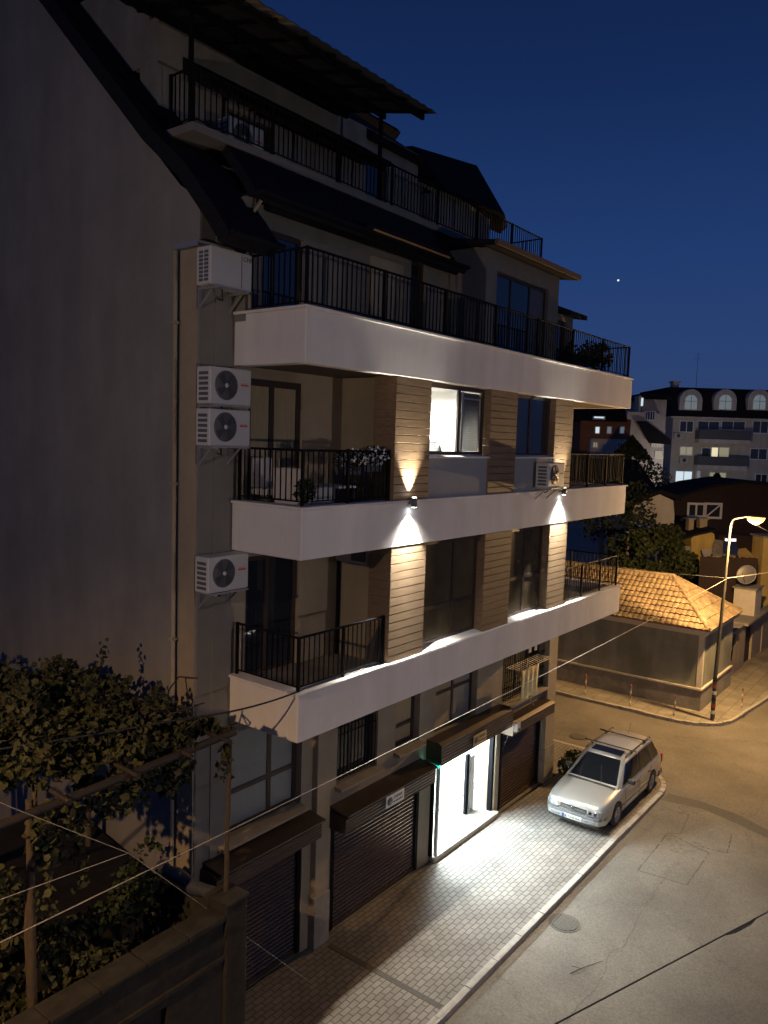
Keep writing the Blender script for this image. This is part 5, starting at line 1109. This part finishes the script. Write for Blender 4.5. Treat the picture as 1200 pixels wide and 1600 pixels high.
# dark roofs in the middle distance
Dd = far('dark_roofed_house', 'low house with a broad dark roof and pale gable behind the tiled house', 52)
u0_, u1_, c0, c1 = rect(Dd, (935, 790), (1048, 722)); b = MB(); b.prism([(u0_, 0, c0 + .2), (u0_, 7, c1), (u0_, 14, c0 + .2)], (1, 0, 0), u1_ - u0_); lb(b, 'roof', M['roofdark'], Dd)
b = MB(); b.box(u0_ + .3, u1_ - .3, .5, 13.5, -1, c0 + .2); lb(b, 'wall', M['farwall'], Dd)
Ee = far('small_pale_gable', 'small pale gabled shed between dark roofs beyond the corner house', 46, 'shed')
p = [loc(Ee, *q) for q in ((985, 805), (992, 790), (1030, 772), (1052, 782), (1054, 805))]
b = MB(); b.prism([(p[0][0], 0, -1)] + [(u, 0, z) for u, z in p] + [(p[-1][0], 0, -1)], (0, 1, 0), 5); lb(b, 'wall', M['farwall2'], Ee)
b = MB(); b.prism([(p[1][0] - .5, -.25, p[1][1] + .02), (p[2][0], -.25, p[2][1] + .02), (p[3][0] + .4, -.25, p[3][1] + .02), (p[3][0] + .4, -.25, p[3][1] + .25), (p[2][0], -.25, p[2][1] + .28), (p[1][0] - .5, -.25, p[1][1] + .25)], (0, 1, 0), 5.4); lb(b, 'roof', M['roofdark'], Ee)
# brown clad house
F_ = far('brown_clad_house', 'dark brown clad house with a low roof and white framed windows behind the street lamp', 50)
p = [loc(F_, *q) for q in ((1054, 850), (1054, 774), (1105, 755), (1160, 747), (1290, 760), (1290, 850))]
b = MB(); b.prism([(p[0][0], 0, -1)] + [(u, 0, z - .3) for u, z in p[1:5]] + [(p[5][0], 0, -1)], (0, 1, 0), 4.6); lb(b, 'wall', M['fardark'], F_)
b = MB(); b.prism([(p[1][0] - .5, -.6, p[1][1] - .25)] + [(u, -.6, z - .27) for u, z in p[2:5]] + [(u, -.6, z - .1) for u, z in p[2:5]][::-1] + [(p[1][0] - .5, -.6, p[1][1] - .1)], (0, 1, 0), 5.5); lb(b, 'roof', M['roofdark'], F_)
f = fwin(F_, (1074, 785), (1101, 809), M['glassfar'], 1, fw=.14); f = fwin(F_, (1101, 785), (1127, 811), M['glassfar'], 0, fw=.14)
a0, a1, c0, c1 = rect(F_, (1101, 808), (1125, 788)); b = MB(); b.tube([(a0, -.12, c0), (a1, -.12, c1)], .05, 5); lb(b, 'brace', M['frame_white'], F_)
# chimneys on a nearer roof
for (x0, x1, lab) in ((1075, 1085, 'narrow pale chimney, left one of the two below the white framed window'), (1092, 1106, 'wider mottled chimney, right one of the two below the white framed window')):
    t = far('chimney', lab, 43, 'chimney', group='chimneys below the brown clad house'); a0, a1, c0, c1 = rect(t, (x0, 842), (x1, 812)); b = MB(); b.box(a0, a1, 0, .5, c0 - 1.5, c1); lb(b, 'stack', M['beige'], t, bevel=.02); b = MB(); b.box(a0 - .06, a1 + .06, -.06, .56, c1, c1 + .08); lb(b, 'cap', M['concrete'], t)
# lit yard: ochre walls, tarps, fence
t = far('ochre_outhouse', 'ochre plastered outhouse with a broken edge lit by the street lamp', 42, 'outhouse')
p = [loc(t, *q) for q in ((1080, 875), (1080, 842), (1087, 835), (1108, 830), (1116, 834), (1118, 852), (1114, 875))]
b = MB(); b.prism([(u, 0, z) for u, z in p[:1]] + [(u, 0, z) for u, z in p[1:]], (0, 1, 0), 4); lb(b, 'wall', M['ochre'], t)
p = [loc(t, *q) for q in ((1040, 850), (1085, 836), (1117, 829))]; b = MB(); b.prism([(u, -.3, z) for u, z in p] + [(u, -.3, z + .12) for u, z in p][::-1], (0, 1, 0), 4.6); lb(b, 'roof', M['roofdark'], t)
b = MB(); a0, a1, c0, c1 = rect(t, (1040, 875), (1079, 853)); b.box(a0, a1, 0, 4, c0 - 3, c1); lb(b, 'side_wall', M['concrete'], t)
t = far('lit_gate_pillar', 'tall ochre plastered wall end at the right edge below the street lamp', 40, 'wall')
a0, a1, c0, c1 = rect(t, (1187, 925), (1240, 842)); b = MB(); b.box(a0, a1, 0, 1.2, -1, c1); lb(b, 'wall', M['ochre'], t); b = MB(); b.box(a0 - .1, a1 + .1, -.1, 1.3, c1, c1 + .1); lb(b, 'cap', M['concrete'], t)
t = far('yard_lean_to', 'jumbled lean-to roof of boards and sheets lit by the street lamp', 41, 'lean-to')
for q, nm, m_, d in ((((1112, 866), (1128, 846), (1152, 850), (1172, 868)), 'roof_sheet', 'concrete', 0), (((1134, 868), (1141, 856), (1150, 858), (1147, 869)), 'board', 'ochre', -.3), (((1150, 872), (1155, 860), (1172, 858), (1177, 872)), 'board', 'ochre', -.5),
                     (((1100, 876), (1104, 861), (1126, 858), (1132, 876)), 'board', 'farwall2', -.2), (((1128, 862), (1140, 848), (1162, 852), (1158, 868)), 'sheet', 'bluepaint', -.15)):
    p = [loc(t, *w__) for w__ in q]; b = MB(); b.add([(p[0][0], d, p[0][1]), (p[1][0], d + .9, p[1][1]), (p[2][0], d + 1.0, p[2][1]), (p[3][0], d + .1, p[3][1])] + [(p[i][0], (d, d + .9, d + 1, d + .1)[i], p[i][1] - .07) for i in range(4)], [(0, 1, 2, 3), (4, 5, 6, 7), (0, 1, 5, 4), (1, 2, 6, 5), (2, 3, 7, 6), (3, 0, 4, 7)]); lb(b, nm, M[m_], t)
a0, a1, c0, c1 = rect(t, (1112, 876), (1172, 868)); b = MB(); 
for u in (a0, (a0 + a1) / 2, a1): b.box(u - .05, u + .05, 0, .1, -1, c1)
lb(b, 'supports', M['bark'], t)
t = far('lit_doorway', 'small bright white window in the dark yard left of the lamp pole', 44, 'window'); fwin(t, (1132, 840.5), (1150, 846.5), mat('bright_pane', (.8, .8, .8), emit=(.85, .95, 1), es=2.0), 0, fw=.03)
fbox(t, (1122, 860), (1180, 838), .04, 2, 'wall', M['fardark'], -1)
t = far('red_board_fence', 'long dark red board fence behind the tiled roof house', 37.5, 'fence')
a0, a1, c0, c1 = rect(t, (1092, 905), (1185, 872)); n = 30
b = MB()
for i in range(n): u = a0 + (a1 - a0) * i / n; b.box(u, u + (a1 - a0) / n - .012, 0, .025, -.2, c1 + random.uniform(-.03, .03))
lb(b, 'boards', M['fardark'], t); b = MB(); b.box(a0, a1, .03, .08, c1 - .4, c1 - .3); lb(b, 'fence_rail', M['bark'], t)
# dark garden trees behind the tiled house
def gtree(px, py, D, r, h, n, label, m='leafdark', kind='garden_tree'):
    u, z = hr(px, py, D); p = wp(u, D, 0); t = thing(kind, label, 'tree', p, group='garden trees behind the tiled house'); b = MB()
    leaves(b, n, ell(p.x, p.y, z, r, r, h, .33, 1.1), .20, .2); leaves(b, n // 3, ell(p.x + r * .4, p.y - r * .3, z + h * .5, r * .5, r * .5, h * .5), .18)
    b.build('crown', M[m], t); b = MB(); b.tube([(p.x, p.y, -.1), (p.x + .1, p.y, z * .6), (p.x, p.y + .1, z)], [.14, .10, .04], 7); b.tube([(p.x + .05, p.y, z * .5), (p.x + r * .5, p.y - r * .2, z)], [.07, .02], 6); b.build('trunk', M['bark'], t)
gtree(990, 862, 40, 1.5, 1.3, 1300, 'rounded dark garden tree, leftmost beyond the tiled roof ridge')
gtree(1028, 862, 40, 1.4, 1.5, 1300, 'taller dark garden tree between the pale shed and the tiled roof')
gtree(1056, 888, 39, 1.2, .9, 900, 'dark garden tree beside the ochre outhouse')
gtree(1186, 890, 43, 1.3, 1.2, 900, 'dark tree behind the satellite dish')
gtree(955, 800, 46, 2.6, 2.0, 1500, 'broad dark tree seen just right of the balcony band')
gtree(992, 770, 58, 2.8, 2.2, 1500, 'large dark tree below the stepped house')
t = far('wooden_post', 'leaning pale wooden post beyond the tiled house', 40, 'post'); a0, a1, c0, c1 = rect(t, (977, 880), (981, 832)); b = MB(); b.tube([(a0, 0, -.1), (a0 + .1, 0, c1)], .07, 7); lb(b, 'shaft', M['beige'], t); b = MB(); b.box(a0 - .1, a0 + .3, -.1, .1, c1, c1 + .06); lb(b, 'cap', M['concrete'], t)
for o in bpy.data.objects:
    for k_ in ('D', 'du'):
        if k_ in o.keys(): del o[k_]
# unseen lamps added behind the houses to brighten the far walls
for px, D, e_, lab in ((1140, 71, 1700, 'unseen street lamp added to brighten the mansard block, behind the brown clad house'), (955, 55, 800, 'unseen street lamp added to brighten the brown house, behind garden trees')):
    u, z = hr(px, 770, D); p = wp(u, D, 0); street_lamp(p.x, p.y, 6.0, (-.5, .4), lab, e_, False, (1, .88, .80))
# evening star
b = MB(); b.lathe([(0, -1.1), (.8, -.8), (1.1, 0), (.8, .8), (0, 1.1)], (0, 0, 0), seg=12); u, z = hr(966, 438, 900); o = b.build('star', mat('starlight', (1, 1, 1), emit=(1, .92, .85), es=1.2)); o.location = wp(u, 900, z); tag(o, 'single bright star in the dark blue sky to the right of the roof', 'star')
